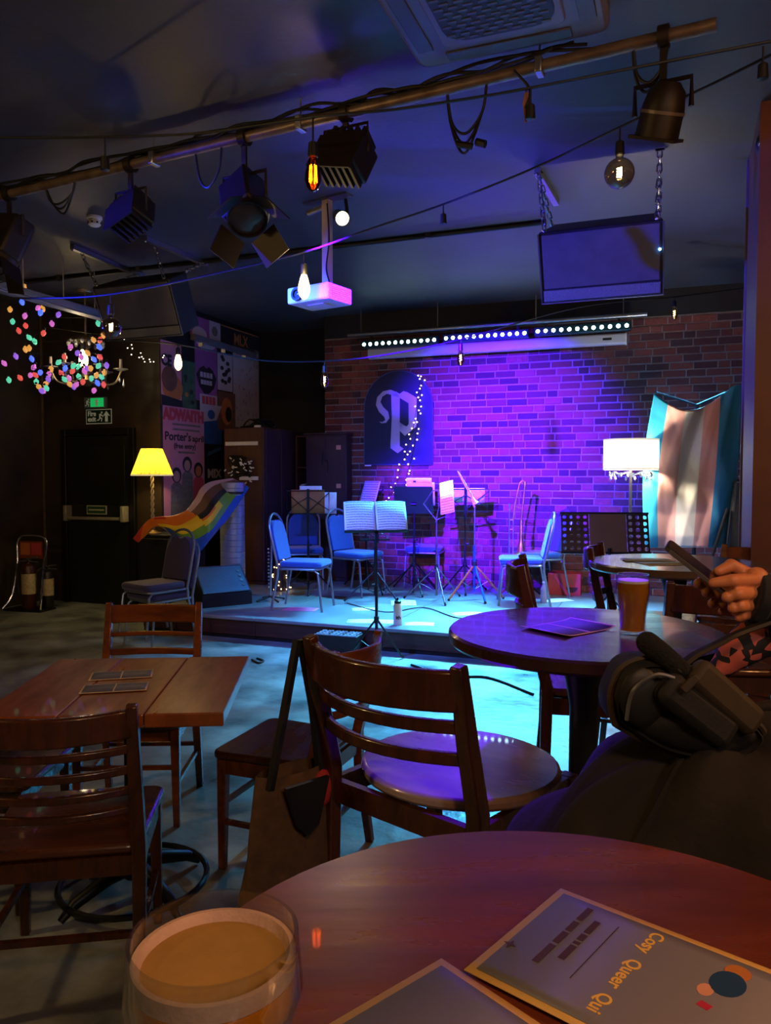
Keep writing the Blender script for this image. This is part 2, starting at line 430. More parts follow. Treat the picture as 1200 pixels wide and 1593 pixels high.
part('push_bar', B().tube([(-w/2+.1, -.1, .985), (w/2-.16, -.1, .985), (w/2-.11, -.1, 1.06)], .02, 10), mat('bar_grey', '#8c8878', .4, .2, var=.1), dr)
part('bar_bracket', pb2, mat('bar_grey'), dr, bevel=.01)
sg = part('door_sign', B().box(-.16, .12, -.04, -.0305, 1.03, 1.13), mat('sign_cream', '#b9bfa4', .5, var=.05), dr)
part('sign_print', B().box(-.15, .11, -.0415, -.0402, 1.04, 1.12), mat('sign_green', '#24503a', .5, var=.05), sg)
part('sign_line', B().box(-.13, .09, -.043, -.0416, 1.072, 1.088), mat('sign_cream'), sg)

# emergency exit signs over the door
def wall_thing(name, label, cat, px, py, wall, rz=None, group=None):
    p = at_b(px, py, wall); return thing(name, label, cat, p, YAW if rz is None else rz, group)
GREEN = mat('exit_green_lit', '#0a3a22', .4, emit='#18c060', es=.5)
GRN2 = mat('exit_green', '#163524', .5, var=.05)
LUM = mat('luminous_cream', '#cfd6bd', .5, var=.04, emit='#cfd6bd', es=.06)
def running_man(b, cx, cz, s):
    b.box(cx+.1*s, cx+.28*s, -.006, -.0045, cz+.3*s, cz+.48*s)
    b.prism([(cx-.15*s, cz+.25*s), (cx+.12*s, cz+.28*s), (cx+.02*s, cz-.1*s), (cx-.12*s, cz-.1*s)], .0015, xform((0, -.006, 0)))
    b.prism([(cx-.02*s, cz-.08*s), (cx+.26*s, cz-.16*s), (cx+.2*s, cz-.5*s), (cx+.1*s, cz-.5*s), (cx+.12*s, cz-.24*s), (cx-.1*s, cz-.2*s)], .0015, xform((0, -.006, 0)))
    b.prism([(cx-.12*s, cz-.1*s), (cx+.0*s, cz-.1*s), (cx-.15*s, cz-.4*s), (cx-.4*s, cz-.42*s), (cx-.4*s, cz-.32*s), (cx-.2*s, cz-.3*s)], .0015, xform((0, -.006, 0)))
    b.prism([(cx+.1*s, cz+.26*s), (cx+.38*s, cz+.02*s), (cx+.34*s, cz-.06*s), (cx+.08*s, cz+.12*s)], .0015, xform((0, -.006, 0)))
    return b
def arrow(b, cx, cz, s):
    return b.prism([(cx, cz+.5*s), (cx+.42*s, cz+.02*s), (cx+.16*s, cz+.1*s), (cx+.16*s, cz-.5*s), (cx-.16*s, cz-.5*s), (cx-.16*s, cz+.1*s), (cx-.42*s, cz+.02*s)], .0015, xform((0, -.006, 0)))
sp_ = 9.1/FPX
ex = wall_thing('exit_light', 'small green lit emergency exit light box above the fire exit sign', 'exit light', 152, 627, B_DOOR-.004)
part('housing', B().slab(rrect(40*sp_, .06, .02), -8.2*sp_, 8.2*sp_, xform((0, -.03, 0))), mat('exit_grey', '#5b6660', .5, var=.1), ex, bevel=.006)
part('lit_panel', B().box(-6*sp_, 18*sp_, -.066, -.061, -6.5*sp_, 6.5*sp_), GREEN, ex)
part('running_figure', running_man(B(), -12*sp_, 0, 12*sp_), LUM, ex).location.y = -.058
part('arrow_mark', arrow(B(), 6*sp_, 0, 11*sp_), LUM, ex).location.y = -.063
fe = wall_thing('fire_exit_sign', 'rectangular green sign reading Fire exit with running figure and up arrow', 'sign', 154, 648, B_DOOR-.004)
part('border', B().box(-24*sp_, 24*sp_, -.0025, -.0005, -11*sp_, 11*sp_), LUM, fe)
part('panel', B().box(-22.8*sp_, 22.8*sp_, -.0045, -.0026, -9.8*sp_, 9.8*sp_), GRN2, fe)
text('lettering', 'Fire', 10*sp_, LUM, fe, (-20.5*sp_, -.0055, 1.2*sp_), bold=.002)
text('lettering', 'exit', 10*sp_, LUM, fe, (-20.5*sp_, -.0055, -7.0*sp_), bold=.002)
part('running_figure', running_man(B(), 3*sp_, 0, 15*sp_), LUM, fe)
part('arrow_mark', arrow(B(), 14.5*sp_, 0, 16*sp_), LUM, fe)

# black round conduit on the ceiling
p0 = at_z(-20, 446, H-.02); p1 = at_z(850, 346, H-.02)
cd = thing('ceiling_conduit', 'long thin black conduit pipe running across the ceiling behind the projector', 'pipe', p0, 0)
part('pipe', B().tube([Vector((0, 0, 0)), p1-p0], .02, 10), BLACK, cd)
for i in range(1, 6): part('clip', B().cbox(tuple((p1-p0)*(i/6)), (.05, .05, .039)), BLACK, cd)

# ------------------------------------------------------------------ tables
SEATW = mat('seat_wood', '#5a3320', .3, col2='#3a1c10', scale=3, stretch=(1, 5, 1), bump=.05, coat=.3, rvar=.08)
def bow_pts(w, y, z, bow, n=10):
    return [(-w/2+w*i/n, y - bow*4*(i/n)*(1-i/n), z) for i in range(n+1)]
def wood_chair(name, label, cat, loc, rz, seat_h=.45, top=.87, w=.42, dep=.41, bow=.055, rail_h=.10, slats=((.10, .035), (.19, .035)),
               lean=.09, m=WOOD, sm=SEATW, group='ladder-back wooden seats', round_seat=False, stretch=(.18, .25)):
    t = thing(name, label, cat, loc, rz, group)
    yb = -dep/2; hb = top-seat_h
    def by(z): return yb - lean*max(0, (z-seat_h))/hb
    for s in (-1, 1):
        x = s*(w/2-.01)
        part('rear_post', B().sq([(x*1.02, yb-.05, 0), (x, yb-.005, seat_h*.7), (x, yb, seat_h), (x, by(seat_h+hb*.5)-.004, seat_h+hb*.5), (x, by(top), top)], [.021, .025, .027, .025, .02]), m, t, bevel=.004)
        part('front_leg', B().sq([(x*.98, dep/2-.03, 0), (x*.96, dep/2-.035, seat_h-.03)], [.019, .027]), m, t, bevel=.004)
        for zz in stretch[:1]:
            part('side_stretcher', B().sq([(x*.99, yb-.02, zz), (x*.97, dep/2-.035, zz)], .012), m, t)
    zr = top-.012-rail_h/2
    part('top_rail', B().ribbon(bow_pts(w-.03, by(zr)-.002, zr, bow), rail_h, .022), m, t, bevel=.006)
    for dz, hh in slats:
        zz = top-.012-rail_h-dz+.05
        part('back_slat', B().ribbon(bow_pts(w-.03, by(zz)-.002, zz, bow*.9), hh, .016), m, t, bevel=.004)
    for zz in stretch[1:]:
        part('front_stretcher', B().sq([(-w/2+.02, dep/2-.034, zz), (w/2-.02, dep/2-.034, zz)], .012), m, t)
    part('rear_stretcher', B().sq([(-w/2+.02, yb-.03, stretch[0]+.03), (w/2-.02, yb-.03, stretch[0]+.03)], .012), m, t)
    ap = B().box(-w/2+.03, w/2-.03, dep/2-.045, dep/2-.025, seat_h-.085, seat_h-.031).box(-w/2+.03, w/2-.03, yb-.01, yb+.01, seat_h-.085, seat_h-.031)
    part('apron', ap.box(-w/2+.005, -w/2+.025, yb+.0101, dep/2-.0451, seat_h-.085, seat_h-.031).box(w/2-.025, w/2-.005, yb+.0101, dep/2-.0451, seat_h-.085, seat_h-.031), m, t)
    if round_seat:
        poly = [(math.cos(q)*(w/2+.025)*(1.0), math.sin(q)*(dep/2+.02)+.015) for q in [2*math.pi*i/36 for i in range(36)]]
    else:
        poly = [(x*(1.0 if y > 0 else .92), y) for x, y in rrect(w+.02, dep+.01, .04)]
    part('seat', B().slab(poly, seat_h-.03, seat_h), sm, t, bevel=.01)
    return t

# square plank table on a cast base
TABW = mat('plank_table_wood', '#8a4a20', .35, col2='#5b2a10', scale=2.2, stretch=(5, 1, 5), bump=.12, coat=.2, rvar=.1, detail=6)
far = .75
c_ = [at_z(95, 1023, far), at_z(387, 1023, far), at_z(348, 1112, far)]
ctr = (c_[0]+c_[2])/2
tb = thing('plank_table', 'square wooden plank table with two leaflets on it, left foreground', 'table', (ctr.x, ctr.y, 0), R(4))
W2 = .37
xs = [-W2, -W2+.245, -W2+.50, W2]
for i in range(3):
    o = part('plank', B().box(xs[i]+.0015, xs[i+1]-.0015, -W2, W2, .707, .75-.001*(i == 1)), TABW, tb, bevel=.004, smooth=False)
part('column', B().lathe([(.035, .06), (.03, .12), (.028, .6), (.05, .68), (.05, .705)], 16), BLACK, tb)
part('top_frame', B().box(-.24, .24, -.03, .03, .685, .7065).box(-.03, .03, -.24, -.0301, .685, .7065).box(-.03, .03, .0301, .24, .685, .7065), BLACK, tb)
for i in range(4):
    q = R(45+90*i)
    part('foot', B().tube([(0, 0, .1), (.1*math.cos(q), .1*math.sin(q), .09), (.22*math.cos(q), .22*math.sin(q), .05), (.27*math.cos(q), .27*math.sin(q), .012)], [.03, .026, .02, .012], 10), BLACK, tb)
part('foot_ring', B().tube([(.25*math.cos(2*math.pi*i/32), .25*math.sin(2*math.pi*i/32), .05) for i in range(32)], .011, 8, closed=True), BLACK, tb)

def round_table(label, c, r, z, m, th=.036, edge=None, group='tall round tables'):
    t = thing('round_table', label, 'table', (c[0], c[1], 0), 0, group)
    part('table_top', B().lathe([(0, z-th), (r-.008, z-th), (r, z-th+.008), (r, z-.006), (r-.006, z), (0, z)], 72), m, t, ang=30)
    part('column', B().lathe([(.05, .03), (.04, .1), (.036, z-.2), (.06, z-th-.03), (.1, z-th-.002)], 20), BLACK, t)
    part('base', B().lathe([(.26, 0), (.26, .012), (.2, .025), (.06, .04), (0, .045)], 36), BLACK, t)
    return t
T1Z = 1.072
MIDW = mat('dark_table_wood', '#2c1a16', .22, col2='#3d2620', scale=2.4, stretch=(1, 6, 1), bump=.06, coat=.3, rvar=.08, detail=6)
NEARW = mat('red_table_wood', '#6e3218', .3, col2='#3c170b', scale=2.2, stretch=(1, 5, 1), bump=.08, coat=.35, rvar=.08, detail=6)
FARW = mat('pale_edge_table_wood', '#4a382e', .25, col2='#5d4a3e', scale=2.4, stretch=(1, 5, 1), bump=.05, coat=.3)
mid_c = (.517, 1.985)
round_table('dark round high table holding a pint glass, a leaflet and a patch of violet light', mid_c, .352, 1.07, MIDW)
far_c = at_z(1050, 874, 1.07)
round_table('round high table behind the pint glass, with pale flat leaflets on it', far_c, .385, 1.07, FARW)
# near table: circle through three points of its rim
def circ(p, q, s):
    ax, ay, bx, by_, cx, cy = p.x, p.y, q.x, q.y, s.x, s.y
    d = 2*(ax*(by_-cy)+bx*(cy-ay)+cx*(ay-by_))
    ux = ((ax*ax+ay*ay)*(by_-cy)+(bx*bx+by_*by_)*(cy-ay)+(cx*cx+cy*cy)*(ay-by_))/d
    uy = ((ax*ax+ay*ay)*(cx-bx)+(bx*bx+by_*by_)*(ax-cx)+(cx*cx+cy*cy)*(bx-ax))/d
    return Vector((ux, uy)), math.hypot(ax-ux, ay-uy)
nc, nr = circ(at_z(440, 1365, T1Z), at_z(740, 1290, T1Z), at_z(1190, 1362, T1Z))
print('NEAR TABLE', nc, nr)
round_table('red-brown round table in the nearest foreground with a foamy pint on it', nc, nr, T1Z, NEARW)

# ------------------------------------------------------------------ wooden seats
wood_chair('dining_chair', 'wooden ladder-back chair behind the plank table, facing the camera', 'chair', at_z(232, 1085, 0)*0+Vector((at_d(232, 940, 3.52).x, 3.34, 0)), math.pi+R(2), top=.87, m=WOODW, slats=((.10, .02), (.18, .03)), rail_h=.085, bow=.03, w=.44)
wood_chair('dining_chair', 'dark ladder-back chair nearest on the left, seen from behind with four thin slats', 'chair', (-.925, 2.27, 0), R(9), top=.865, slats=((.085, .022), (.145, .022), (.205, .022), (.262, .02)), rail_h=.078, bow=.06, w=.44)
wood_chair('dining_chair', 'chair tucked under the left side of the plank table, mostly its seat showing', 'chair', (-1.40, 2.72, 0), R(-90), top=.86)
v1, v2 = Vector((-.19, 2.68)), Vector((-.058, 3.01))
mdp = (v1+v2)/2; nrm = Vector((-.93, .37)); cc = mdp + nrm*.27
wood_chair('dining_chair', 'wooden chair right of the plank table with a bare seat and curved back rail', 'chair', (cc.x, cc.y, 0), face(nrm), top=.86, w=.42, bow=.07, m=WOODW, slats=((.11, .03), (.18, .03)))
b1, b2 = Vector((-.185, 1.80)), Vector((.152, 1.50))
mdp = (b1+b2)/2; nrm = Vector((.3, .337)).normalized(); cc = mdp+nrm*.285
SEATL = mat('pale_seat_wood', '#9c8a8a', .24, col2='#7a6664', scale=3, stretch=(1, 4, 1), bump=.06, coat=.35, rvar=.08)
BS = dict(seat_h=.77, top=1.095, stretch=(.28, .34), lean=.07, group='tall ladder-back bar seats')
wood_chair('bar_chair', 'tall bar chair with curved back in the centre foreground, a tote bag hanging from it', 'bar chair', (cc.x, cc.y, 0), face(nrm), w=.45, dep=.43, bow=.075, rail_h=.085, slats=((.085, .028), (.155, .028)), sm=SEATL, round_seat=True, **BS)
BS2 = dict(BS); BS2['top'] = 1.16
wood_chair('bar_chair', 'bar chair standing edge-on behind the left rim of the pint glass table', 'bar chair', (.765, 2.66, 0), face((1, -.19)), w=.40, dep=.40, **{**BS2, 'top': 1.175, 'lean': .09})
wood_chair('bar_chair', 'bar chair between the two round tables, dim dark back facing the camera by the hands', 'bar chair', (1.24, 2.98, 0), face((.1, 1)), w=.42, **BS)
wood_chair('bar_chair', 'bar chair left of the far round table, post and rail in silhouette', 'bar chair', (1.32, 3.80, 0), face((.95, -.4)), w=.40, **{**BS2, 'top': 1.12})
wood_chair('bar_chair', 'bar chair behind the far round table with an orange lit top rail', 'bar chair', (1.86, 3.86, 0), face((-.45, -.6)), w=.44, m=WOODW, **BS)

# tote bag on the bar chair
TAN = mat('tan_canvas', '#4a3420', .9, var=.25, scale=30, bump=.3)
tp = at_d(455, 1265, 1.86)
tt = thing('tote_bag', 'tan cloth tote bag with black straps hanging from the bar chair', 'bag', (-.225, 1.80, .42), R(40))
def totef(u, v):
    q = 2*math.pi*u; rr = .16*(1-.42*v)*(1+.05*math.sin(5*q+v*6)); return (rr*math.cos(q)*.95, .055*(1.0-.3*v)*math.sin(q), .42*v*.85 + (0 if v > .05 else .01))
part('bag_body', B().grid(totef, 28, 10).ball((0, 0, .012), .15, (1, .34, .1), 16, 6), TAN, tt)
part('dark_flap', B().prism([(-.06, .345), (.06, .345), (.03, .24), (.0, .22), (-.03, .25)], .012, xform((0, -.075, 0))), CABLE, tt)
part('strap', B().tube([(-.07, -.02, .33), (-.03, -.02, .5), (.02, .0, .66)], .012, 6), CABLE, tt)
part('strap', B().tube([(.07, -.02, .33), (.05, -.02, .5), (.03, .0, .66)], .012, 6), CABLE, tt)
part('red_lining', B().ball((.07, -.03, .3), .035, (1, .5, 1.3)), mat('red_cloth', '#8a1c1c', .8, var=.1), tt)

# ------------------------------------------------------------------ pint glasses and leaflets
BEER = mat('amber_beer', '#e08a1c', .06, trans=.45, ior=1.33, var=.05)
FOAM = mat('beer_foam', '#8a6830', .8, var=.08, scale=40, bump=.2)
FOAMT = mat('pale_foam', '#e8dccb', .8, var=.05, scale=60, bump=.2)
def pint(label, loc, h=.15, rt=.0455, fill=.86, big=False):
    t = thing('pint_glass', label, 'glass', loc, 0, 'pints of beer')
    if big: out = [(.031, 0), (.033, .004), (.034, h*.35), (.0385, h*.62), (.0475, h*.8), (rt, h)]
    else: out = [(.030, 0), (.0325, .004), (.031, h*.1), (.0325, h*.3), (.038, h*.55), (.0415, h*.72), (.041, h*.85), (rt*.9, h)]
    inn = [(r-.0022, z) for r, z in out[::-1]]; inn[-1] = (.0001, .010); inn[-2] = (out[1][0]-.004, .0102)
    part('glass', B().lathe([(0.0001, 0)]+out+inn, 48), GLASS, t, ang=60)
    def rad(z):
        for i in range(len(out)-1):
            if out[i][1] <= z <= out[i+1][1]:
                q = (z-out[i][1])/(out[i+1][1]-out[i][1]); return out[i][0]+(out[i+1][0]-out[i][0])*q
        return out[-1][0]
    zs = [.0105+(h*fill-.0105)*i/14 for i in range(15)]
    part('beer', B().lathe([(.0001, .0103)]+[(rad(z)-.0027, z) for z in zs]+[(.0001, h*fill)], 48), BEER, t, ang=60)
    f0, f1 = h*fill+.0004, h*(fill+(.06 if big else .045))
    if big:
        part('foam', B().lathe([(.0001, f0), (rad(f0)-.0027, f0), (rad(f1)-.0027, f1), (rad(f1)-.0055, f1+.0003), (rad(f1)-.008, f0+.002), (.0001, f0+.0015)], 48), mat('rosy_foam', '#a88a78', .8, var=.06, scale=60, bump=.2), t, ang=60)
        part('beer_surface', B().lathe([(.0001, f0+.0022), (rad(f0)-.0082, f0+.0024), (rad(f0)-.0082, f0+.0032), (.0001, f0+.003)], 40), FOAM, t)
    else:
        part('foam', B().lathe([(.0001, f0), (rad(f0)-.0027, f0), (rad(f1)-.0027, f1), (.0001, f1+.001)], 48), FOAMT, t, ang=60)
    return t
pint('tall pint of amber beer standing on the violet-lit round table', tuple(at_z(984, 986, 1.0705)[:2])+(1.0705,), h=.152, rt=.043)
gz = T1Z+.0005; gc = at_z(333, 1452, gz+.152)
pint('foamy pint glass nearest the camera, seen from above', (gc.x, gc.y, gz), h=.152, rt=.0452, fill=.87, big=True)

LGREY = mat('leaflet_grey', '#6f6a72', .45, var=.06, scale=6)
LCREAM = mat('leaflet_cream', '#d6a95c', .5, var=.05, scale=8)
LINK = mat('leaflet_ink', '#3a2238', .6, var=.05)
LGOLD = mat('leaflet_gold', '#d8a850', .5, var=.05)
def leaflet(label, corner, ex_, ey_, z, w, h, border=.007, fold=False, m=LGREY, curl=0.0, cm=LCREAM, group='printed leaflets on the tables'):
    """corner = near-left corner in the world, ex_ the width direction (unit xy)"""
    t = thing('leaflet', label, 'leaflet', (corner[0], corner[1], z), math.atan2(ex_[1], ex_[0]), group)
    def f(u, v): return (u*w, v*h, .0008+curl*max(0, abs(u-.5)-.28)**2*12)
    part('sheet', B().grid(f, 12, 2), cm, t, solid=.0008)
    def f2(u, v):
        x = border+u*(w-2*border); q = x/w; return (x, border+v*(h-2*border), .0016+curl*max(0, abs(q-.5)-.28)**2*12)
    part('print', B().grid(f2, 12, 2), m, t, solid=.0002)
    if fold:
        part('fold_line', B().box(w/2-.002, w/2+.002, border, h-border, .0018, .0021), cm, t)
    return t
# two on the nearest table
pA, pB = at_z(875, 1388, T1Z), at_z(722, 1518, T1Z)
dx = (pA-pB); dy = (at_z(1200, 1541, T1Z)-pA)
ux = Vector((dx.x, dx.y)).normalized(); 
la = leaflet('grey leaflet with gold lettering on the nearest table, printed side turned upside down', pB + Vector((ux.y, -ux.x, 0))*.23, ux, None, T1Z+.004, .16, .23)
# gold title and fine print, read from the other side of the table
def lt(s, size, m, x, y, bold=0): 
    o = text('lettering', s, size, m, la, (x, y, .0019), ext=.00015, rot=(0, 0, R(180)), bold=bold); return o
lt('Cosy', .0165, LGOLD, .148, .1355, .0003); lt('Queer', .0165, LGOLD, .100, .1355, .0003); lt('Qui', .0165, LGOLD, .046, .1355, .0003)
for (x0, x1, y) in ((.045, .075, .192), (.079, .098, .192), (.101, .118, .192), (.122, .145, .192), (.062, .085, .178), (.088, .092, .178), (.095, .105, .178), (.108, .13, .178)):
    part('print_line', B().box(x0, x1, y-.0028, y+.0028, .0018, .0020), LINK, la)
part('rule_line', B().box(.045, .135, .1605, .1612, .0018, .002), LINK, la)
part('star_mark', B().slab([(.052+(.006 if i % 2 == 0 else .0022)*math.cos(R(45*i)), .2195-.02*0+(.006 if i % 2 == 0 else .0022)*math.sin(R(45*i))) for i in range(8)], .0018, .002), LINK, la)
part('blue_picture', B().slab([(.118+.017*math.cos(2*math.pi*i/20), 0.065+.013*math.sin(2*math.pi*i/20)) for i in range(20)], .0018, .0021), mat('print_blue', '#1d3a5c', .5, var=.1), la)
part('orange_picture', B().slab([(.137+.010*math.cos(2*math.pi*i/16), 0.063+.010*math.sin(2*math.pi*i/16)) for i in range(16)], .0018, .00205), mat('print_orange', '#b06a30', .5, var=.1), la)
part('pink_picture', B().slab([(.100+.008*math.cos(2*math.pi*i/12), 0.076+.006*math.sin(2*math.pi*i/12)) for i in range(12)], .0018, .0020), mat('print_pink', '#c88a70', .5, var=.1), la)
part('red_picture', B().slab([(.079, .076), (.086, .074), (.084, .065), (.077, .067)], .0018, .0020), mat('print_red', '#b02840', .5, var=.1), la)
q1, q0 = at_z(687, 1495, T1Z), at_z(520, 1593, T1Z)
u2 = Vector((q1.x-q0.x, q1.y-q0.y)).normalized()
e1 = Vector((q1.x, q1.y)); wv = .16
c2 = e1 - u2*wv + Vector((u2.y, -u2.x))*.23
leaflet('second leaflet half under the gold lettered one on the nearest table', (c2.x, c2.y), u2, None, T1Z+.0012, wv, .23)
# mid table: folded leaflet
m0, m1 = at_z(806, 965, 1.07), at_z(880, 993, 1.07)
LM = leaflet('folded grey leaflet with pink edge lying beside the tall pint', (m1.x, m1.y), (Vector((.80, .60))), None, 1.0712, .20, .15, border=.005, fold=True, curl=.01, cm=mat('leaflet_pink_edge', '#c89a8c', .5, var=.05), m=mat('leaflet_dark', '#454049', .45, var=.05))
# far table leaflets
f0 = at_z(985, 869, 1.07)
for i, (px, py, r_, lab) in enumerate(((1012, 880, 12, 'pale leaflet lying nearest on the far round table'), (975, 873, -4, 'pale leaflet at the back of the far round table'))):
    p = at_z(px, py, 1.0712+.003*i); leaflet(lab, p, (math.cos(R(r_)), math.sin(R(r_))), None, 1.0712+.003*i, .22, .15 if i == 0 else .13, border=.006, m=mat('leaflet_pale', '#8c8a78', .45, var=.08), cm=mat('leaflet_pale_edge', '#b8b49a', .5, var=.05))
# plank table leaflets
k0, k1 = at_z(122, 1081, .75), at_z(230, 1075, .75)
CE2 = mat('leaflet_warm_edge', '#c0a890', .5, var=.05); CG2 = mat('leaflet_slate', '#54526a', .45, var=.1, scale=10)
leaflet('folded leaflet nearer the camera on the plank table', k0, (k1-k0), None, .7525, .215, .105, border=.006, fold=True, m=CG2, cm=CE2)
k0, k1 = at_z(137, 1060, .75), at_z(237, 1054, .75)
leaflet('folded leaflet lying behind another on the plank table', k0, (k1-k0), None, .7512, .215, .115, border=.006, fold=True, m=CG2, cm=CE2)

# ------------------------------------------------------------------ stage: banquet chairs
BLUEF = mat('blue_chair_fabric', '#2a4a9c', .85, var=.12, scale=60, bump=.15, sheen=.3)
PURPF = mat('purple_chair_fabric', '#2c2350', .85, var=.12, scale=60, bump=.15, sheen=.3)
FRAME = mat('silver_chair_frame', '#8d929c', .35, .75, var=.08, scale=20)
def banquet_parts(t, fab, dz=0.0):
    sw, sd = .41, .42
    poly = [(x*(1.0 if y > -.05 else .94), y+.015) for x, y in rrect(sw, sd, .06)]
    part('seat', B().slab(poly, .405, .465), fab, t, bevel=.02)
    part('seat_rail', B().tube([(x, y, .396) for x, y in rrect(sw-.02, sd-.03, .05)], .011, 8, closed=True), FRAME, t)
    arch = []
    def ly(z): return -.20-.11*(z-.42)/.5
    for z in (.40, .5, .6, .70): arch.append((-.185-.012*(z-.4), ly(z), z))
    for k in range(1, 12):
        q = math.pi*(1-k/12); arch.append((.19*math.cos(q), ly(.74+.165*math.sin(q)), .74+.165*math.sin(q)))
    for z in (.70, .6, .5, .40): arch.append((.185+.012*(z-.4), ly(z), z))
    part('back_frame', B().tube(arch, .0115, 8), FRAME, t)
    pl = [(-.165, .47), (.165, .47), (.175, .70)]
    for k in range(1, 6):
        q = R(15+k*12); pl.append((.172*math.cos(q), .70+.15*math.sin(q)))
    pl += [(.04, .835), (0, .825), (-.04, .835)]
    for k in range(5, 0, -1):
        q = R(15+k*12); pl.append((-.172*math.cos(q), .70+.15*math.sin(q)))
    pl.append((-.175, .70))
    V = B().prism(pl, .045)
    V.v = [(x, y-.045/2+ly(z), z) for x, y, z in V.v]
    part('backrest', V, fab, t, bevel=.014)
    for s in (-1, 1):
        part('front_leg', B().tube([(s*.16, .05, .392), (s*.18, .16, .385), (s*.19, .195, .36), (s*.20, .235, .0)], .0115, 8), FRAME, t)
        part('rear_leg', B().tube([(s*.185, -.2, .40), (s*.188, -.20, .34), (s*.20, -.265, .0)], .0115, 8), FRAME, t)
def banquet(label, px, py, f, fab=BLUEF, z=ST_Z, loc=None, group='banquet chairs on the stage', dz=0):
    p = loc or at_z(px, py, z)
    t = thing('banquet_chair', label, 'chair', (p[0], p[1], z+dz), face(f), group)
    banquet_parts(t, fab); return t
c1 = banquet('blue banquet chair at the front left edge of the stage, facing right', 474, 946, (1, -.22))
protos = {'b': c1}
def banquet_copy(label, px, py, f, z=ST_Z, dz=0, loc=None, group='banquet chairs on the stage'):
    p = loc or at_z(px, py, z); c = copy_tree(c1); c.location = (p[0], p[1], z+dz); c.rotation_euler = (0, 0, face(f)); tag(c, label, 'chair', group); return c
banquet_copy('dark blue banquet chair behind the music stand with the brown folder', 474, 914, (.15, -1))
banquet_copy('blue banquet chair with a round arched back, second from the left', 556, 924, (.75, -.6))
banquet_copy('blue banquet chair behind the solid black music stand', 662, 911, (-.25, -1))
banquet_copy('blue banquet chair behind the white clarinet, back row', 752, 906, (.1, -1))
banquet_copy('blue banquet chair on the right seen from behind at an angle, seat to the left', 812, 938, (-1, .12))
banquet_copy('blue banquet chair with its silver side frame showing, right of the trombone', 838, 926, (-1, -.22))
banquet_copy('blue banquet chair at the back right, partly hidden by the perforated stand', 868, 903, (-.1, -1))
# stacked pair in front of the stage
sc_ = at_z(243, 1002, 0)
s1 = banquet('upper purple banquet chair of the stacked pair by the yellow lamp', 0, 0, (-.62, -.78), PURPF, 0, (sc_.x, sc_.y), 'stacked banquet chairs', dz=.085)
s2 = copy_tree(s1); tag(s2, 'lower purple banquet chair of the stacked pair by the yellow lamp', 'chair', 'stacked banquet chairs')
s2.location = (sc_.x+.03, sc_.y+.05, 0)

# ------------------------------------------------------------------ music stands
def tripod(t, hub, spread, m, legm=None, n=3, r=.008, rot=0.0, foot=.0):
    for i in range(n):
        q = rot+2*math.pi*i/n; c, s = math.cos(q), math.sin(q)
        lg = part('leg', B().tube([(.012*c, .012*s, hub), (spread*c, spread*s, foot+.012)], r, 6), legm or m, t)
        part('rubber_foot', B().cyl((spread*c*.97, spread*s*.97, foot+.028), (spread*c*1.02, spread*s*1.02, foot+.008), .011, n=8), BLACKP, lg)
        part('brace', B().tube([(.01*c, .01*s, foot+hub*.28), (spread*.52*c, spread*.52*s, foot+hub*.5)], .004, 5), m, t)
def music_stand(label, px, py, desk_h, f, tilt=62, kind='wire', m=BLACK, legm=None, z=ST_Z, hub=.30, spread=.27, rot=.5, dw=.48, dh=.25, sheets=(), loc=None, cat='music stand'):
    p = loc or at_z(px, py, z)
    t = thing('music_stand', label, cat, (p[0], p[1], z), face(f), 'music stands')
    tripod(t, hub, spread, m, legm, rot=rot)
    part('lower_tube', B().cyl((0, 0, .05), (0, 0, max(hub+.25, desk_h*.6)), .012, n=10), m, t)
    part('collar', B().cyl((0, 0, hub-.02), (0, 0, hub+.03), .02, n=10), BLACKP, t)
    part('knob', B().cyl((.012, 0, desk_h*.6), (.04, 0, desk_h*.6), .011, n=8), BLACKP, t)
    part('upper_tube', B().cyl((0, 0, desk_h*.6), (0, 0, desk_h), .008, n=8), m, t)
    # desk lies in x (width) and z' (height), leaning back; the printed side looks along local +y
    Mx = xform((0, .0, desk_h), rx=R(90-tilt))
    if kind == 'wire':
        part('desk_spine', B().box(-.014, .014, -.008, .008, -.1, dh+.02, Mx), m, t)
        part('desk_lip', B().box(-dw/2, dw/2, .0085, .035, -.012, -.004, Mx), m, t)
        for s in (-1, 1):
            part('desk_arm', B().tube([(0, -.006, dh*.75), (s*dw*.5, -.006, dh*.15), (s*dw*.5, -.006, dh)], .0045, 6, M=Mx), m, t)
            part('desk_strut', B().tube([(0, -.006, .02), (s*dw*.5, -.006, dh*.92)], .0045, 6, M=Mx), m, t)
        part('desk_bar', B().tube([(-dw/2, 0, dh), (dw/2, 0, dh)], .0045, 6, M=Mx), m, t)
    elif kind == 'solid':
        part('desk', B().prism([(x, y+dh/2) for x, y in rrect(dw, dh+.04, .02)], .004, Mx @ Matrix.Translation((0, -.006, 0))), m, t)
        part('desk_lip', B().box(-dw/2, dw/2, -.0015, .05, -.022, -.017, Mx), m, t)
        part('desk_hinge', B().cyl((-.03, -.018, dh*.35), (.03, -.018, dh*.35), .012, n=10, M=Mx), m, t)
    elif kind == 'frame':
        part('desk_frame', B().tube([(-dw/2, 0, dh*.2), (0, 0, -.02), (dw/2, 0, dh*.5), (dw*.3, 0, dh), (-dw*.2, 0, dh)], .006, 6, closed=True, M=Mx), m, t)
        part('desk_spine', B().tube([(0, 0, -.05), (0, 0, dh)], .006, 6, M=Mx), m, t)
    t['_mx'] = 0
    del t['_mx']
    return t, Mx
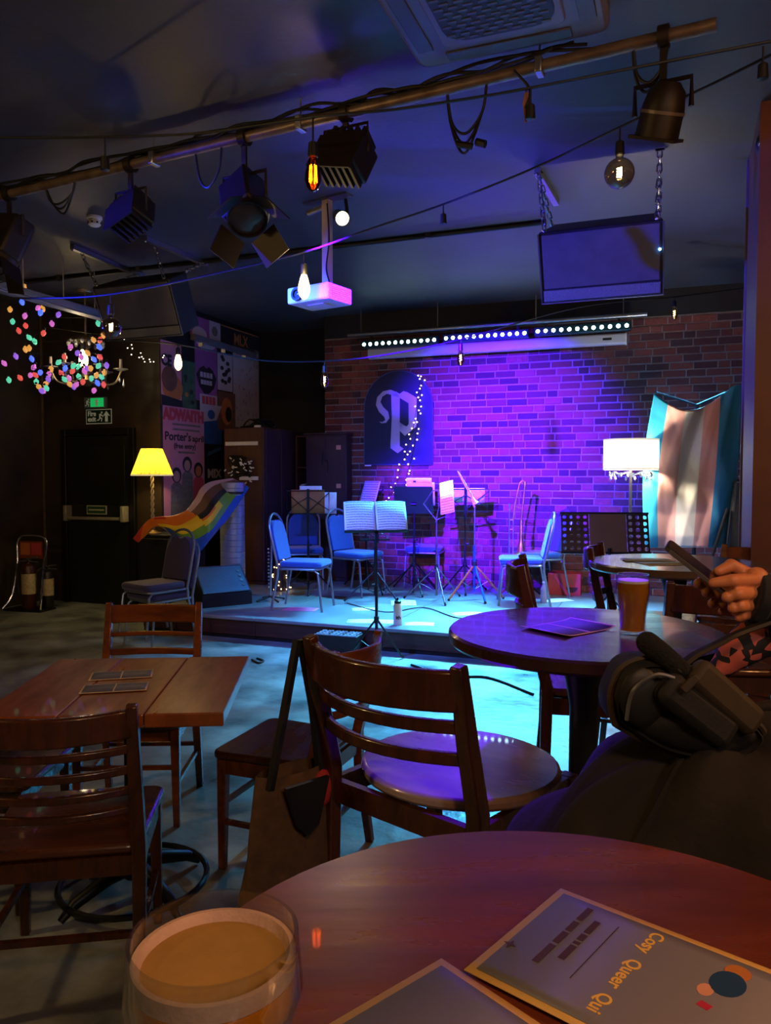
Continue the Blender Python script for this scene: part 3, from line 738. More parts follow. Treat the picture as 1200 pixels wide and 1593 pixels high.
def sheet(label, t, Mx, x, zc, w, h, m=STAVE, bend=.0, y=.012, rz=0.0, group='sheet music', name='sheet_music'):
    """a sheet resting on a stand's desk: its own thing, placed in the stand's frame"""
    Mw = Matrix.Translation(t.location) @ Matrix.Rotation(t.rotation_euler.z, 4, 'Z') @ Mx @ Matrix.Translation((x, y, zc)) @ Matrix.Rotation(rz, 4, 'Y')
    o = link(name, B().grid(lambda u, v: ((.5-u)*w, bend*4*(u*(1-u)), v*h), 10, 2).mesh(name, m))
    o.matrix_world = Mw; o.modifiers.new('s', 'SOLIDIFY').thickness = .001
    return tag(o, label, 'sheet music', group)
FOLD = mat('brown_folder', '#9a6230', .7, var=.1, scale=6, bump=.05)
t, Mx = music_stand('black wire music stand holding the brown folder', 480, 921, .86, (-.12, 1), tilt=80, dw=.45, spread=.30)
sheet('brown card folder on the leftmost music stand', t, Mx, .0, 0, .36, .26, FOLD, name='folder')['category'] = 'folder'
sheet('pale blue-lit sheet sticking out left of the brown folder', t, Mx, .20, -.01, .22, .24, PAPER, y=.016)
sheet('sheet poking up above the brown folder', t, Mx, .03, .06, .24, .24, PAPER, y=.02)
t, Mx = music_stand('black wire music stand turned side-on with a tilted printed sheet', 570, 912, .88, (-.75, -.6), tilt=72, dw=.42, dh=.28)
sheet('printed sheet leaning on the side-on wire stand', t, Mx, .0, 0, .3, .34)
st3 = music_stand('black tripod music stand in front with no pages, behind the open music book', 584, 934, .62, (0, -1), tilt=60, kind='wire', dw=.3, dh=.15, spread=.32, rot=.3)
t, Mx = music_stand('thin folding stand on the floor before the stage carrying an open music book', 0, 0, 1.03, (.1, -1), tilt=48, loc=at_z(586, 1032, 0), z=0, hub=.34, spread=.26, dw=.5, dh=.22, m=mat('thin_dark_metal', '#2b2622', .4, .6, var=.1), rot=-.5)
sheet('left page of the open music book on the thin front stand', t, Mx, .125, 0, .245, .30, bend=.012)
sheet('right page of the open music book on the thin front stand', t, Mx, -.125, 0, .245, .30, bend=.012)
t, Mx = music_stand('solid black orchestral music stand in the middle of the stage', 644, 922, .88, (.15, 1), tilt=72, kind='solid', dw=.42, dh=.27, spread=.34, rot=.9)
sheet('white page sticking up over the solid black stand', t, Mx, .08, .07, .3, .26, PAPER)
ROSE = mat('rose_metal', '#8a7078', .3, .9, var=.08)
t, Mx = music_stand('pale chrome music stand with an open triangular desk frame', 679, 934, .84, (-.5, -.85), tilt=66, kind='frame', m=ROSE, dw=.36, dh=.3, spread=.34, hub=.34, rot=.2)
sheet('cyan-lit printed sheet leaning on the triangular desk frame', t, Mx, -.12, .05, .15, .36, STAVE, rz=R(14))
t, Mx = music_stand('black wire music stand at the back against the bricks, two pages on it', 0, 0, .93, (.05, 1), tilt=78, dw=.56, dh=.27, loc=at_b(645, 800, 8.12))
sheet('faint page on the back wire stand, upper one', t, Mx, .05, .08, .28, .24, PAPER)
sheet('faint page on the back wire stand, lower one', t, Mx, -.03, .0, .36, .2, STAVE, y=.018)
t, Mx = music_stand('black wire music stand beside the white clarinet', 0, 0, .88, (.05, 1), tilt=78, dw=.5, dh=.25, loc=at_b(724, 800, 8.12))
sheet('long dim page on the wire stand beside the white clarinet', t, Mx, .0, .1, .42, .16, PAPER)

# instrument stand with the white clarinet
ORNG = mat('orange_painted_metal', '#b8603a', .4, .3, var=.1); BLU2 = mat('blue_painted_metal', '#2c66b8', .35, .5, var=.08)
p = at_z(738, 932, ST_Z)
t = thing('instrument_stand', 'instrument stand with one orange leg and a blue post, white clarinet on its peg', 'stand', p, R(10), 'instrument stands')
for i, (q, m_) in enumerate(((R(195), ORNG), (R(275), BLU2), (R(350), ORNG))):
    lg = part('leg', B().tube([(0, 0, .36), (.30*math.cos(q), .30*math.sin(q), .015)], .011, 8), m_, t)
    part('rubber_foot', B().ball((.30*math.cos(q), .30*math.sin(q), .014), .014), BLACKP, lg)
    part('brace', B().tube([(0, 0, .1), (.15*math.cos(q), .15*math.sin(q), .19)], .005, 6), STEEL, t)
part('post', B().cyl((0, 0, .08), (0, 0, .55), .013, n=10), BLU2, t)
part('upper_post', B().cyl((0, 0, .55), (0, 0, .96), .008, n=10), STEEL, t)
part('hub', B().cyl((0, 0, .34), (0, 0, .39), .026, n=12), BLACKP, t)
part('peg', B().cyl((0, 0, .95), (-.03, 0, 1.02), .012, .006, n=10), mat('peg_cork', '#d09a6a', .7, var=.1), t)
cl = thing('clarinet', 'slim white plastic clarinet standing bell-down on the instrument stand', 'clarinet', p + Vector((.01, 0, .985)), R(10))
Mc = xform((0, 0, 0), ry=R(-30))
part('bell', B().lathe([(.034, 0), (.036, .002), (.02, .035), (.0145, .07), (.012, .07), (.017, .034), (.032, .002)], 20, Mc), WHITEP, cl)
part('body', B().lathe([(.0135, .0705), (.0125, .2), (.013, .205), (.012, .3)], 16, Mc), WHITEP, cl)
part('mouthpiece', B().lathe([(.0115, .3005), (.0105, .34), (.005, .385)], 14, Mc), mat('dim_white', '#b8bcc4', .4, var=.05), cl)
part('key_rod', B().tube([(.0, -.0165, .09), (0, -.0165, .29)], .0025, 6, M=Mc), CHROME, cl)

# perforated orchestral stand on the right
PERF = mat('perforated_brown_metal', '#4a3020', .4, .3, var=.12, scale=6)
def perf_desk(name, parent, w, h, nx, nz, M, r=.32, m=PERF):
    b = B(); cw, ch = w/nx, h/nz
    for i in range(nx):
        for j in range(nz):
            x0, z0 = -w/2+i*cw, j*ch; k = 8
            sqp = [(0, 0), (.5, 0), (1, 0), (1, .5), (1, 1), (.5, 1), (0, 1), (0, .5)]
            V = [(x0+a*cw, 0, z0+c*ch) for a, c in sqp]
            V += [(x0+cw*.5+r*min(cw, ch)*math.cos(R(225+45*q)), 0, z0+ch*.5+r*min(cw, ch)*math.sin(R(225+45*q))) for q in range(8)]
            b.add(V, [(q, (q+1) % 8, 8+(q+1) % 8, 8+q) for q in range(8)], M)
    return part(name, b, m, parent, smooth=False, solid=.003)
p = at_d(948, 900, 6.15); p.z = ST_Z
t = thing('music_stand', 'wide brown perforated conductor stand in front of the white lamp', 'music stand', p, R(-8), 'music stands')
tripod(t, .3, .3, BLACK, rot=.4); part('pole', B().cyl((0, 0, .05), (0, 0, .69), .014, n=10), BLACK, t)
Mp = xform((-.015, 0, .66), rx=R(-22)) @ Matrix.Shear('XZ', 4, (0.0, 0.0))
perf_desk('perforated_wing', t, .22, .32, 4, 6, Mp @ Matrix.Translation((-.25, 0, 0)), r=.28)
perf_desk('perforated_wing', t, .17, .32, 3, 6, Mp @ Matrix.Translation((.245, 0, 0)), r=.32)
part('centre_panel', B().box(-.135, .155, -.003, .003, 0, .32, Mp), mat('brown_card_panel', '#7a4e2c', .55, var=.1, scale=3), t)
part('desk_rim', B().box(-.365, .335, -.008, .006, -.02, -.001, Mp).box(-.365, .335, -.006, .006, .321, .335, Mp), BLACK, t)

# ------------------------------------------------------------------ instruments and small things on stage
BRASS = mat('brass', '#d8a850', .34, 1.0, var=.12, scale=12, rvar=.06); SILV = mat('flute_silver', '#c4c8d0', .32, 1.0, var=.1, scale=20)
p = at_z(421, 935, ST_Z)
t = thing('flute', 'silver flute standing upright on a low black peg stand at the left of the stage', 'flute', p+Vector((0, 0, .045)), 0)
part('tube', B().cyl((0, 0, .01), (.02, 0, .70), .0105, n=12), SILV, t)
for i in range(12): part('key', B().cyl((-.018, -.006, .1+i*.035), (-.010, -.012, .1+i*.035), .010, n=10), SILV, t)
part('crown', B().cyl((.02, 0, .7005), (.0206, 0, .72), .012, n=12), SILV, t)
ts = thing('flute_stand', 'low black four-legged peg stand under the silver flute', 'stand', p, .3)
for i in range(4): 
    q = R(20+90*i); part('leg', B().tube([(0, 0, .05), (.16*math.cos(q), .16*math.sin(q), .012)], .011, 6), BLACKP, ts)
part('peg', B().cyl((0, 0, .04), (0, 0, .054), .018, n=10), BLACKP, ts)

p = at_z(803, 926, ST_Z)
t = thing('trombone', 'brass trombone standing bell-down on its stand before the bricks', 'trombone', p, R(-12))
part('bell', B().lathe([(.108, .42), (.11, .423), (.085, .435), (.055, .46), (.035, .50), (.022, .58), (.016, .68), (.013, .80), (.011, .80), (.02, .58), (.05, .46), (.106, .42)], 32, xform((.05, 0, 0))), BRASS, t, ang=60)
part('bell_tube', B().tube([(.05, 0, .80), (.085, 0, 1.16), (.083, 0, 1.20), (.06, 0, 1.225), (.03, 0, 1.19), (-.02, 0, .95), (-.035, 0, .80)], .009, 10), BRASS, t)
part('slide', B().tube([(-.035, 0, .80), (-.035, 0, .12), (-.055, 0, .085), (-.075, 0, .12), (-.075, 0, .92)], .0075, 10), SILV, t)
part('slide_brace', B().cyl((-.075, 0, .80), (-.035, 0, .80), .006, n=8), SILV, t)
part('slide_brace', B().cyl((-.075, 0, .70), (-.035, 0, .70), .006, n=8), SILV, t)
part('mouthpiece', B().lathe([(.006, .92), (.006, .95), (.012, .965), (.013, .975), (.010, .975)], 14, xform((-.075, 0, 0))), SILV, t)
part('bell_brace', B().cyl((-.02, 0, .95), (.06, 0, .92), .005, n=8), BRASS, t)
part('counterweight', B().cyl((.085, 0, 1.17), (.085, 0, 1.21), .018, n=10), BRASS, t)
ts = thing('trombone_stand', 'red and black folding trombone stand under the bell', 'stand', p + Vector((.045, -.01, 0)), 0)
RED = mat('red_metal', '#b02838', .4, .3, var=.1)
part('post', B().cyl((0, 0, .1), (0, 0, .40), .012, n=10), BLACK, ts)
part('bell_cone', B().lathe([(.03, .40), (.055, .42), (.03, .46), (.0, .48)], 16), BLACKP, ts)
for i in range(3):
    q = R(200+120*i); part('leg', B().tube([(0, 0, .2), (.27*math.cos(q), .27*math.sin(q), .012)], .010, 6), RED if i != 1 else BLACK, ts)

def floor_sheet(label, px, py, rz, w, h, m, z=ST_Z, dz=.001):
    q = at_z(px, py, z); o = link('loose_page', B().grid(lambda u, v: ((u-.5)*w, (v-.5)*h, .006*math.sin(3*u)*v), 8, 4).mesh('loose_page', m))
    o.location = (q.x, q.y, z+dz); o.rotation_euler.z = rz; o.modifiers.new('s', 'SOLIDIFY').thickness = .001
    return tag(o, label, 'page', 'loose pages on the stage floor')
PINKP = mat('pink_paper', '#d06a9a', .7, var=.04, scale=8)
floor_sheet('pink page lying under the front left chair', 468, 948, -.2, .32, .18, PINKP)
floor_sheet('pale page under the black tripod stand', 566, 948, .1, .22, .15, PAPER)
floor_sheet('large pale page left of the white water bottle', 577, 967, -.1, .42, .16, PAPER)
floor_sheet('pale page right of the white water bottle', 652, 971, -.1, .26, .14, PAPER)
floor_sheet('pale page behind the white water bottle', 628, 938, .0, .25, .3, PAPER)
floor_sheet('rosy page beside the violet table edge', 728, 955, .15, .3, .16, mat('rose_paper', '#d09aa8', .7, var=.04))
floor_sheet('crumpled pale page beside the plastic bottle at stage right', 868, 934, .4, .3, .16, PAPER)

p = at_z(619, 972, ST_Z)
t = thing('water_bottle', 'white sports water bottle with black cap at the stage edge', 'bottle', p, R(10))
part('bottle_body', B().lathe([(.034, 0), (.037, .004), (.037, .10), (.034, .112), (.037, .125), (.036, .17), (.028, .185)], 24), mat('white_bottle', '#dfe4e8', .35, var=.03), t)
part('cap', B().lathe([(.030, .1855), (.030, .205), (.02, .212), (.008, .214), (.009, .235), (0, .237)], 20), BLACKP, t)
text('lettering', 'ith', .042, BLACKP, t, (-.024, -.0385, .055), bold=.001)
p = at_z(846, 938, ST_Z)
t = thing('plastic_bottle', 'clear plastic drinks bottle on the stage floor behind the edge-on bar chair', 'bottle', p, 0)
part('bottle_body', B().lathe([(.028, 0), (.032, .006), (.032, .08), (.028, .095), (.032, .11), (.032, .14), (.014, .185), (.013, .2)], 20), mat('cloudy_plastic', '#b8b4c8', .2, trans=.4), t)
part('cap', B().lathe([(.015, .2005), (.015, .215), (0, .216)], 14), WHITEP, t)
p = at_b(880, 850, 8.41); p.z = ST_Z
t = thing('red_box', 'glowing red cardboard box marked 15 under the right-hand chairs', 'box', p, YAW+R(4))
rb = part('carton', B().box(-.17, .17, -.13, .13, .0, .23), mat('red_carton', '#b03030', .6, var=.1, scale=5), t, bevel=.004)
part('flap', B().box(-.17, .17, -.132, -.1301, .19, .23), mat('red_carton'), t)
text('lettering', '15', .10, mat('box_print', '#7a4a3c', .6, var=.05), t, (.0, -.1335, .115))
part('dark_mark', B().prism([(.08+.06*math.cos(R(180+12*i)), .09+.06*math.sin(R(180+12*i))) for i in range(16)], .0015, xform((0, -.1325, 0))), mat('box_dark', '#3a1414', .6, var=.05), t)
# decorative cone of warm fairy lights
p = at_z(436, 918, ST_Z)
t = thing('fairy_light_cone', 'small cone tree wrapped in warm fairy lights behind the silver flute', 'decoration', p, 0)
part('cone', B().lathe([(.11, 0), (.09, .1), (.05, .3), (.012, .48), (0, .5)], 16), mat('dim_wire_cone', '#3a2a1c', .8, var=.3, scale=30), t)
WARM = mat('warm_fairy_glow', '#ffd9a0', .5, emit=(1, .62, .22), es=9)
b = B(); r_ = random.Random(5)
for i in range(46):
    zz = r_.uniform(.02, .46); q = r_.uniform(0, 6.28); rr = .115*(1-zz/.5)+.01; b.ball((rr*math.cos(q), rr*math.sin(q), zz), .006, nu=6, nv=4)
part('tiny_bulbs', b, WARM, t, kind='stuff')
# stage box in front of the stage
p = at_z(528, 1013, 0)
t = thing('stage_box', 'black stage box with a pale socket grid on top, on the floor before the stage', 'stage box', p, YAW+R(3))
part('case', B().box(-.19, .19, -.1, .1, 0, .15), BLACKP, t, bevel=.006)
GRIDM = mat('grey_print', '#8a939a', .5, var=.2)
for i in range(6):
    for j in range(3):
        c = (-.155+i*.062, -.062+j*.062, .1505); part('socket', B().lathe([(.018, 0), (.022, .004), (.022, .007), (.012, .007), (.012, .003)], 12, Matrix.Translation(c)), GRIDM, t)
for x in (-.124, .0, .124): part('divider', B().box(x-.003, x+.003, -.095, .095, .1502, .156), GRIDM, t)
part('front_edge', B().box(-.185, .185, -.097, -.09, .1502, .155), GRIDM, t)
# loose cables
def cable(label, pts, r=.006, name='floor_cable', cat='cable', m=CABLE, group=None, n=8):
    P = smooth_path(pts, n); o = link(name, None); o.location = P[0]; tag(o, label, cat, group)
    part('cable', B().tube([q-P[0] for q in P], r, 6), m, o); return o
cable('thin black cable trailing across the stage floor among the stands', [at_z(x, y, ST_Z+.007) for x, y in ((540, 938), (600, 952), (660, 945), (720, 962), (790, 950))], .005)
cable('short black cable end on the concrete near the plank table', [at_z(x, y, .008) for x, y in ((392, 1026), (402, 1031), (410, 1028), (400, 1024))], .008)
cable('black cable along the foot of the stage', [at_z(x, y, .009) for x, y in ((640, 1034), (700, 1052), (760, 1054), (830, 1080))], .009)

# ------------------------------------------------------------------ left side: cabinets, posters, lamp, flag
def ab_thing(name, label, cat, a, b, z=0, rz=0.0, group=None): return thing(name, label, cat, room(a, b, z), YAW+rz, group)
CABR = mat('red_brown_cabinet', '#4a2420', .5, col2='#341816', scale=3, stretch=(5, 5, .7), bump=.05)
CABP = mat('dark_plum_cabinet', '#3a2030', .5, col2='#2c1826', scale=3, stretch=(5, 5, .7), bump=.05)
WB = 7.80
wa0, wa1 = to_ab(at_b(349, 760, WB))[0], to_ab(at_b(411, 760, WB))[0]; wz = at_b(380, 665, WB).z
wb1 = 8.95
wd_ = wa1-wa0
cab = ab_thing('wardrobe', 'tall red-brown cabinet with white strips and cable clips on its face', 'cabinet', (wa0+wa1)/2, WB, 0)
zb = ST_Z
part('body', B().box(-wd_/2, wd_/2, .012, B_BRICK-WB-.02, ST_Z+.001, wz), CABR, cab, bevel=.006)
part('front_panel', B().box(-wd_/2+.005, wd_/2-.03, 0, .011, .25, wz-.005), CABR, cab, bevel=.003)
part('corner_post', B().box(wd_/2-.028, wd_/2+.004, -.004, .0115, .25, wz), CABP, cab, bevel=.004)
for i in range(2):
    y0 = .03+i*.37; part('side_panel', B().box(wd_/2+.0005, wd_/2+.014, y0, y0+.355, .25, wz-.03), CABP, cab, bevel=.004)
for zz, x0, x1 in ((at_b(380, 690, WB).z, -wd_/2+.03, wd_/2-.07), (at_b(380, 744, WB).z, -.05, wd_/2-.07)):
    part('white_strip', B().box(x0, x1, -.02, -.0005, zz-.022, zz+.022), WHITEP, cab, bevel=.003)
# cable tangle on the face and cable heap on top
r_ = random.Random(11)
tg = ab_thing('cable_bundle', 'tangle of black cables with small white clips hung on the red-brown cabinet', 'cable', (wa0+wa1)/2, WB-.03, at_b(380, 722, WB).z)
for i in range(7):
    P = [(r_.uniform(-.2, .14), r_.uniform(-.04, -.0), r_.uniform(-.16, .1)) for _ in range(6)]
    part('loop', B().tube(smooth_path(P, 5), .007, 5), CABLE, tg)
for i in range(30):
    c = (r_.uniform(-.22, .17), r_.uniform(-.055, -.035), r_.gauss(-.06, .09)); q = r_.uniform(-.8, .8)
    part('white_clip', B().cbox((0, 0, 0), (.032, .006, .013), xform(c, ry=q)), WHITEP, tg)
hp = ab_thing('cable_bundle', 'heap of dark cables piled on top of the red-brown cabinet', 'cable', (wa0+wa1)/2, WB+.25, wz)
for i in range(6):
    P = [(r_.uniform(-.2, .25), r_.uniform(-.12, .15), r_.uniform(.012, .12)) for _ in range(7)]; P[0] = (P[0][0], P[0][1], .012); P[-1] = (P[-1][0], P[-1][1], .012)
    part('loop', B().tube(smooth_path(P, 5), .011, 5), CABLE, hp)
part('round_tin', B().lathe([(.04, .0), (.04, .02), (.038, .025), (0, .025)], 16, xform((.16, -.2, .0))), WHITEP, hp)
# open shelves and second cabinet
B2 = 8.40
sa0, sa1 = to_ab(at_b(454, 760, B2))[0], to_ab(at_b(474, 760, B2))[0]
ca0, ca1 = to_ab(at_b(476, 760, B2))[0], to_ab(at_b(539, 760, B2))[0]; cz = at_b(505, 676, B2).z
shw = (sa1-sa0)-.05
sh = ab_thing('shelf_unit', 'narrow open shelf unit with odds and ends between the two cabinets', 'shelf', (sa0+sa1)/2, B2+.1, 0)
part('side', B().box(-shw/2-.02, -shw/2, 0, .3, ST_Z+.001, cz), CABR, sh); part('side', B().box(shw/2, shw/2+.02, 0, .3, ST_Z+.001, cz), CABP, sh)
part('back', B().box(-shw/2, shw/2, .28, .3, ST_Z+.001, cz), CABR, sh)
for zz in (.6, .95, 1.22, 1.56, cz-.021): part('shelf', B().box(-shw/2+.0005, shw/2-.0005, 0, .279, zz, zz+.02), CABR, sh)
bx_ = ab_thing('black_box', 'small black box with a pale cable on the narrow open shelves', 'box', (sa0+sa1)/2, B2+.2, .971)
part('case', B().box(-.05, .05, -.06, .06, 0, .11), BLACKP, bx_, bevel=.004); part('lead', B().tube(smooth_path([(0, -.065, .05), (.03, -.08, .08), (.04, -.075, .02)], 5), .004, 5), WHITEP, bx_)
bx_ = ab_thing('pale_coil', 'pale coiled lead lying on the middle open shelf', 'cable', (sa0+sa1)/2, B2+.2, 1.241)
part('coil', B().tube([(.04*math.cos(q*.7), .03*math.sin(q*.7)-.05, .02+.004*q) for q in range(28)], .005, 5), WHITEP, bx_)
cw_ = ca1-ca0
cb = ab_thing('cabinet', 'dark plum cabinet with two small pink stickers beside the brick wall', 'cabinet', (ca0+ca1)/2, B2, ST_Z)
part('body', B().box(-cw_/2, cw_/2, .013, .16, 0, cz-ST_Z), CABP, cb, bevel=.004)
part('door', B().box(-cw_/2+.004, cw_/2-.004, 0, .012, .05, cz-ST_Z-.02), CABP, cb, bevel=.004)
part('stile', B().box(-.02, .0, -.006, -.0005, .05, cz-ST_Z-.03), CABP, cb, bevel=.002)
part('cornice', B().box(-cw_/2-.02, cw_/2+.02, -.02, .17, cz-ST_Z+.0005, cz-ST_Z+.02), CABP, cb, bevel=.004)
PINKS = mat('pink_sticker', '#d08878', .6, var=.05)
for py in (696, 756):
    zz = at_b(527, py, B2).z-ST_Z; part('sticker', B().box(cw_/2-.13, cw_/2-.07, -.003, -.0005, zz-.026, zz+.026), PINKS, cb)
zz = at_b(508, 720, B2).z-ST_Z
part('hook_cord', B().tube(smooth_path([(-.05, -.012, zz-.03), (-.03, -.02, zz+.14), (.0, -.02, zz+.04), (.03, -.02, zz+.02), (.03, -.015, zz-.1)], 6), .006, 5), CABLE, cb)

# collage of posters on the side wall of the stage
def poster(label, x0, y0, x1, y1, m, dy=0.0, cat='poster', group='posters on the stage side wall', name='poster', flat=False):
    """px corners measured on the photo, projected to the stage's side wall"""
    p = at_a(x0, y0, A_POST); q = at_a(x1, y1, A_POST)
    b0, b1 = to_ab(p)[1], to_ab(q)[1]; xm = at_a((x0+x1)/2, (y0+y1)/2, A_POST)
    z0, z1 = q.z, p.z
    if flat: z1 = at_a(x1, y0, A_POST).z if False else p.z
    t = thing(name, label, cat, room(A_POST+.0015+dy, b0, min(z0, z1)), YAW+math.pi/2, group)
    w, h = b1-b0, abs(z1-z0)
    part('sheet', B().box(0, w, -.0015, 0, 0, h), m, t, smooth=False); return t, w, h
def blob(t, name, poly, m, lift=.0022): return part(name, B().prism(poly, .0006, xform((0, -lift, 0))), m, t, smooth=False)
def oval(cx, cz, rx, rz, n=24, a0=0, a1=360): return [(cx+rx*math.cos(R(a0+(a1-a0)*i/(n if a1-a0 < 360 else n))), cz+rz*math.sin(R(a0+(a1-a0)*i/n))) for i in range(n)]
def wall_b(px): return to_ab(at_a(px, 650, A_POST))[1]
def wz_(px, py): return at_a(px, py, A_POST).z
PK = mat('poster_pink', '#c08098', .6, var=.06, scale=4); PP = mat('poster_purple', '#8a4a90', .6, var=.06, scale=4)
PW = mat('poster_white', '#b0a8bc', .6, var=.08, scale=5); PR = mat('poster_red', '#b84048', .6, var=.05); PO = mat('poster_orange', '#b86a38', .6, var=.06)
PD = mat('poster_dark', '#1a1822', .6, var=.2, scale=8); PG = mat('poster_green', '#3a5a44', .6, var=.3, scale=10); PB = mat('poster_blue', '#2a55a0', .6, var=.1); PN = mat('poster_brown', '#6a4638', .6, var=.2, scale=9)
SKIN2 = mat('poster_skin', '#b08a80', .6, var=.06); GREY2 = mat('poster_print_grey', '#6a6460', .6, var=.3, scale=25)
b0w, b1w = B_DOOR+.14, wall_b(404)
def P2(label, pxa, pya, pxb, pyb, m, dy=0.0, name='poster'):
    """poster between image columns pxa..pxb; rows pya (top at pxa) and pyb (bottom at pxa)"""
    ba, bb = wall_b(pxa), wall_b(pxb); zt, zb_ = wz_(pxa, pya), wz_(pxa, pyb)
    t = thing(name, label, 'poster', room(A_POST+.002+dy, ba, zb_), YAW+math.pi/2, 'posters on the stage side wall')
    part('sheet', B().box(0, bb-ba, -.0015, 0, 0, zt-zb_), m, t, smooth=False); return t, bb-ba, zt-zb_
t, w, h = P2('tall pink concert poster reading ADWAITH and Porter\'s april free entry', 253, 630, 317, 808, PK)
text('lettering', 'ADWAITH', h*.135, PR, t, (w*.01, -.003, h*.885), fit=w*1.0, bold=.012)
text('lettering', "Porter's", h*.105, PD, t, (w*.03, -.003, h*.70), fit=w*.62, bold=.003)
text('lettering', 'april', h*.08, PD, t, (w*.69, -.003, h*.70), fit=w*.29, bold=.002)
text('lettering', '(free', h*.065, PD, t, (w*.24, -.003, h*.63), fit=w*.22, bold=.002)
text('lettering', 'entry)', h*.065, PD, t, (w*.50, -.003, h*.63), fit=w*.27, bold=.002)
for i, (x0, x1, zc) in enumerate(((.22, .9, .835), (.22, .88, .79), (.35, .75, .585))): blob(t, 'print_line', [(w*x0, h*zc), (w*x1, h*zc), (w*x1, h*(zc+.018)), (w*x0, h*(zc+.018))], GREY2)
for (cx, s) in ((.30, .8), (.56, 1.0), (.84, .9)):
    zt = h*.50*s + h*.02
    blob(t, 'figure_hair', oval(w*cx, zt-.04, w*.115, h*.07), PD, .0024)
    blob(t, 'figure_face', oval(w*cx, zt-.055, w*.075, h*.05), SKIN2 if cx < .8 else PO, .0031)
    blob(t, 'figure_body', [(w*(cx-.15), .0), (w*(cx+.15), .0), (w*(cx+.13), zt-.16), (w*(cx+.05), zt-.115), (w*(cx-.05), zt-.115), (w*(cx-.13), zt-.16)], GREY2 if cx < .8 else PR, .0023)
t, w, h = P2('pale poster with an orange disc and the letters CE at the wall corner', 251, 528, 283, 629, PK)
text('lettering', 'CE', h*.24, PD, t, (w*.02, -.003, h*.62), fit=w*.5, bold=.008)
blob(t, 'orange_disc', oval(w*.55, h*.28, w*.5, h*.22), PO); blob(t, 'brown_disc', oval(w*.4, h*.42, w*.38, h*.2), PN, .003); blob(t, 'dark_base', [(0, 0), (w, 0), (w, h*.1), (0, h*.16)], PD, .0034)
t, w, h = P2('dark green jungle poster between the orange disc and the big lips', 284, 560, 306, 634, PG)
for i in range(9): blob(t, 'leaf_print', oval(r_.uniform(.15, .85)*w, r_.uniform(.12, .85)*h, w*.13, h*.05), PD if i % 2 else PO if i == 4 else PG, .0022+.0003*i)
t, w, h = P2('purple poster of huge black lips with white teeth', 304, 520, 338, 622, PP)
blob(t, 'white_arc', oval(w*.5, h*.93, w*.45, h*.14, 20, 180, 360), PW)
blob(t, 'black_lips', [(w*.05, h*.40), (w*.2, h*.5), (w*.38, h*.55), (w*.5, h*.51), (w*.62, h*.55), (w*.8, h*.5), (w*.97, h*.38), (w*.85, h*.22), (w*.6, h*.12), (w*.4, h*.12), (w*.18, h*.22)], PD)
for i in range(4):
    blob(t, 'tooth', [(w*(.22+i*.145), h*.37), (w*(.345+i*.145), h*.37), (w*(.34+i*.145), h*.45), (w*(.225+i*.145), h*.45)], PW, .003)
    blob(t, 'tooth', [(w*(.25+i*.13), h*.26), (w*(.365+i*.13), h*.26), (w*(.365+i*.13), h*.33), (w*(.25+i*.13), h*.33)], PW, .003)
t, w, h = P2('small white poster with a red headline under the lips', 311, 612, 338, 640, PW, .001)
for i in range(4): blob(t, 'red_block', [(w*(.12+.2*i), h*.45), (w*(.28+.2*i), h*.45), (w*(.28+.2*i), h*.9), (w*(.12+.2*i), h*.9)], PR)
t, w, h = P2('blue and white poster beside the pink concert poster', 317, 628, 345, 690, PB)
blob(t, 'white_block', [(0, h*.55), (w*.7, h*.62), (w, h), (0, h)], PW); blob(t, 'blue_stroke', oval(w*.4, h*.75, w*.2, h*.12), PB, .003)
t, w, h = P2('dark poster with pale hand lettering reading MIX', 318, 690, 347, 800, PD)
text('lettering', 'MIX', h*.17, PW, t, (w*.12, -.003, h*.52), fit=w*.75, bold=.006)
blob(t, 'pale_swash', [(w*.1, h*.82), (w*.9, h*.93), (w*.85, h*.97), (w*.15, h*.88)], PB)
t, w, h = P2('brown grainy portrait poster right of the lips', 339, 608, 366, 668, PN, .0005)
blob(t, 'portrait', oval(w*.5, h*.5, w*.32, h*.36), PO); blob(t, 'shadow_print', oval(w*.6, h*.42, w*.18, h*.2), PD, .003)
t, w, h = P2('black and white checkered flyer above the brown portrait', 339, 548, 362, 606, PW)
for i in range(12): blob(t, 'ink_patch', oval(r_.uniform(.15, .85)*w, r_.uniform(.1, .9)*h, w*.12, h*.06, 8), PD, .0022+.0002*i)
t, w, h = P2('large white doodled poster filling the end of the side wall', 363, 535, 403, 664, PW)
for i in range(44):
    cx, cz_ = r_.uniform(.08, .92)*w, r_.uniform(.05, .95)*h; q = r_.uniform(0, 3.1); L_ = r_.uniform(.02, .06)
    blob(t, 'doodle', [(cx, cz_), (cx+L_*math.cos(q), cz_+L_*math.sin(q)), (cx+L_*math.cos(q)+.012, cz_+L_*math.sin(q)+.01), (cx+.012, cz_-.01)], GREY2 if i % 3 else PP, .0022)
t, w, h = P2('purple and white banner poster high on the side wall', 297, 489, 344, 520, PP)
blob(t, 'white_frame', [(w*.62, 0), (w, 0), (w, h), (w*.62, h)], PW); blob(t, 'ring_print', oval(w*.8, h*.5, w*.1, h*.25), GREY2, .003); blob(t, 'white_arc', oval(w*.3, h*.1, w*.24, h*.4), PW, .003)
t, w, h = P2('dark banner with orange capitals MLX at the top of the side wall', 345, 505, 403, 535, PD)
text('lettering', 'MLX', h*.8, PO, t, (w*.32, -.003, h*.2), sx=.9, bold=.004)
blob(t, 'orange_rule', [(0, h*.94), (w, h*.94), (w, h), (0, h)], PO)
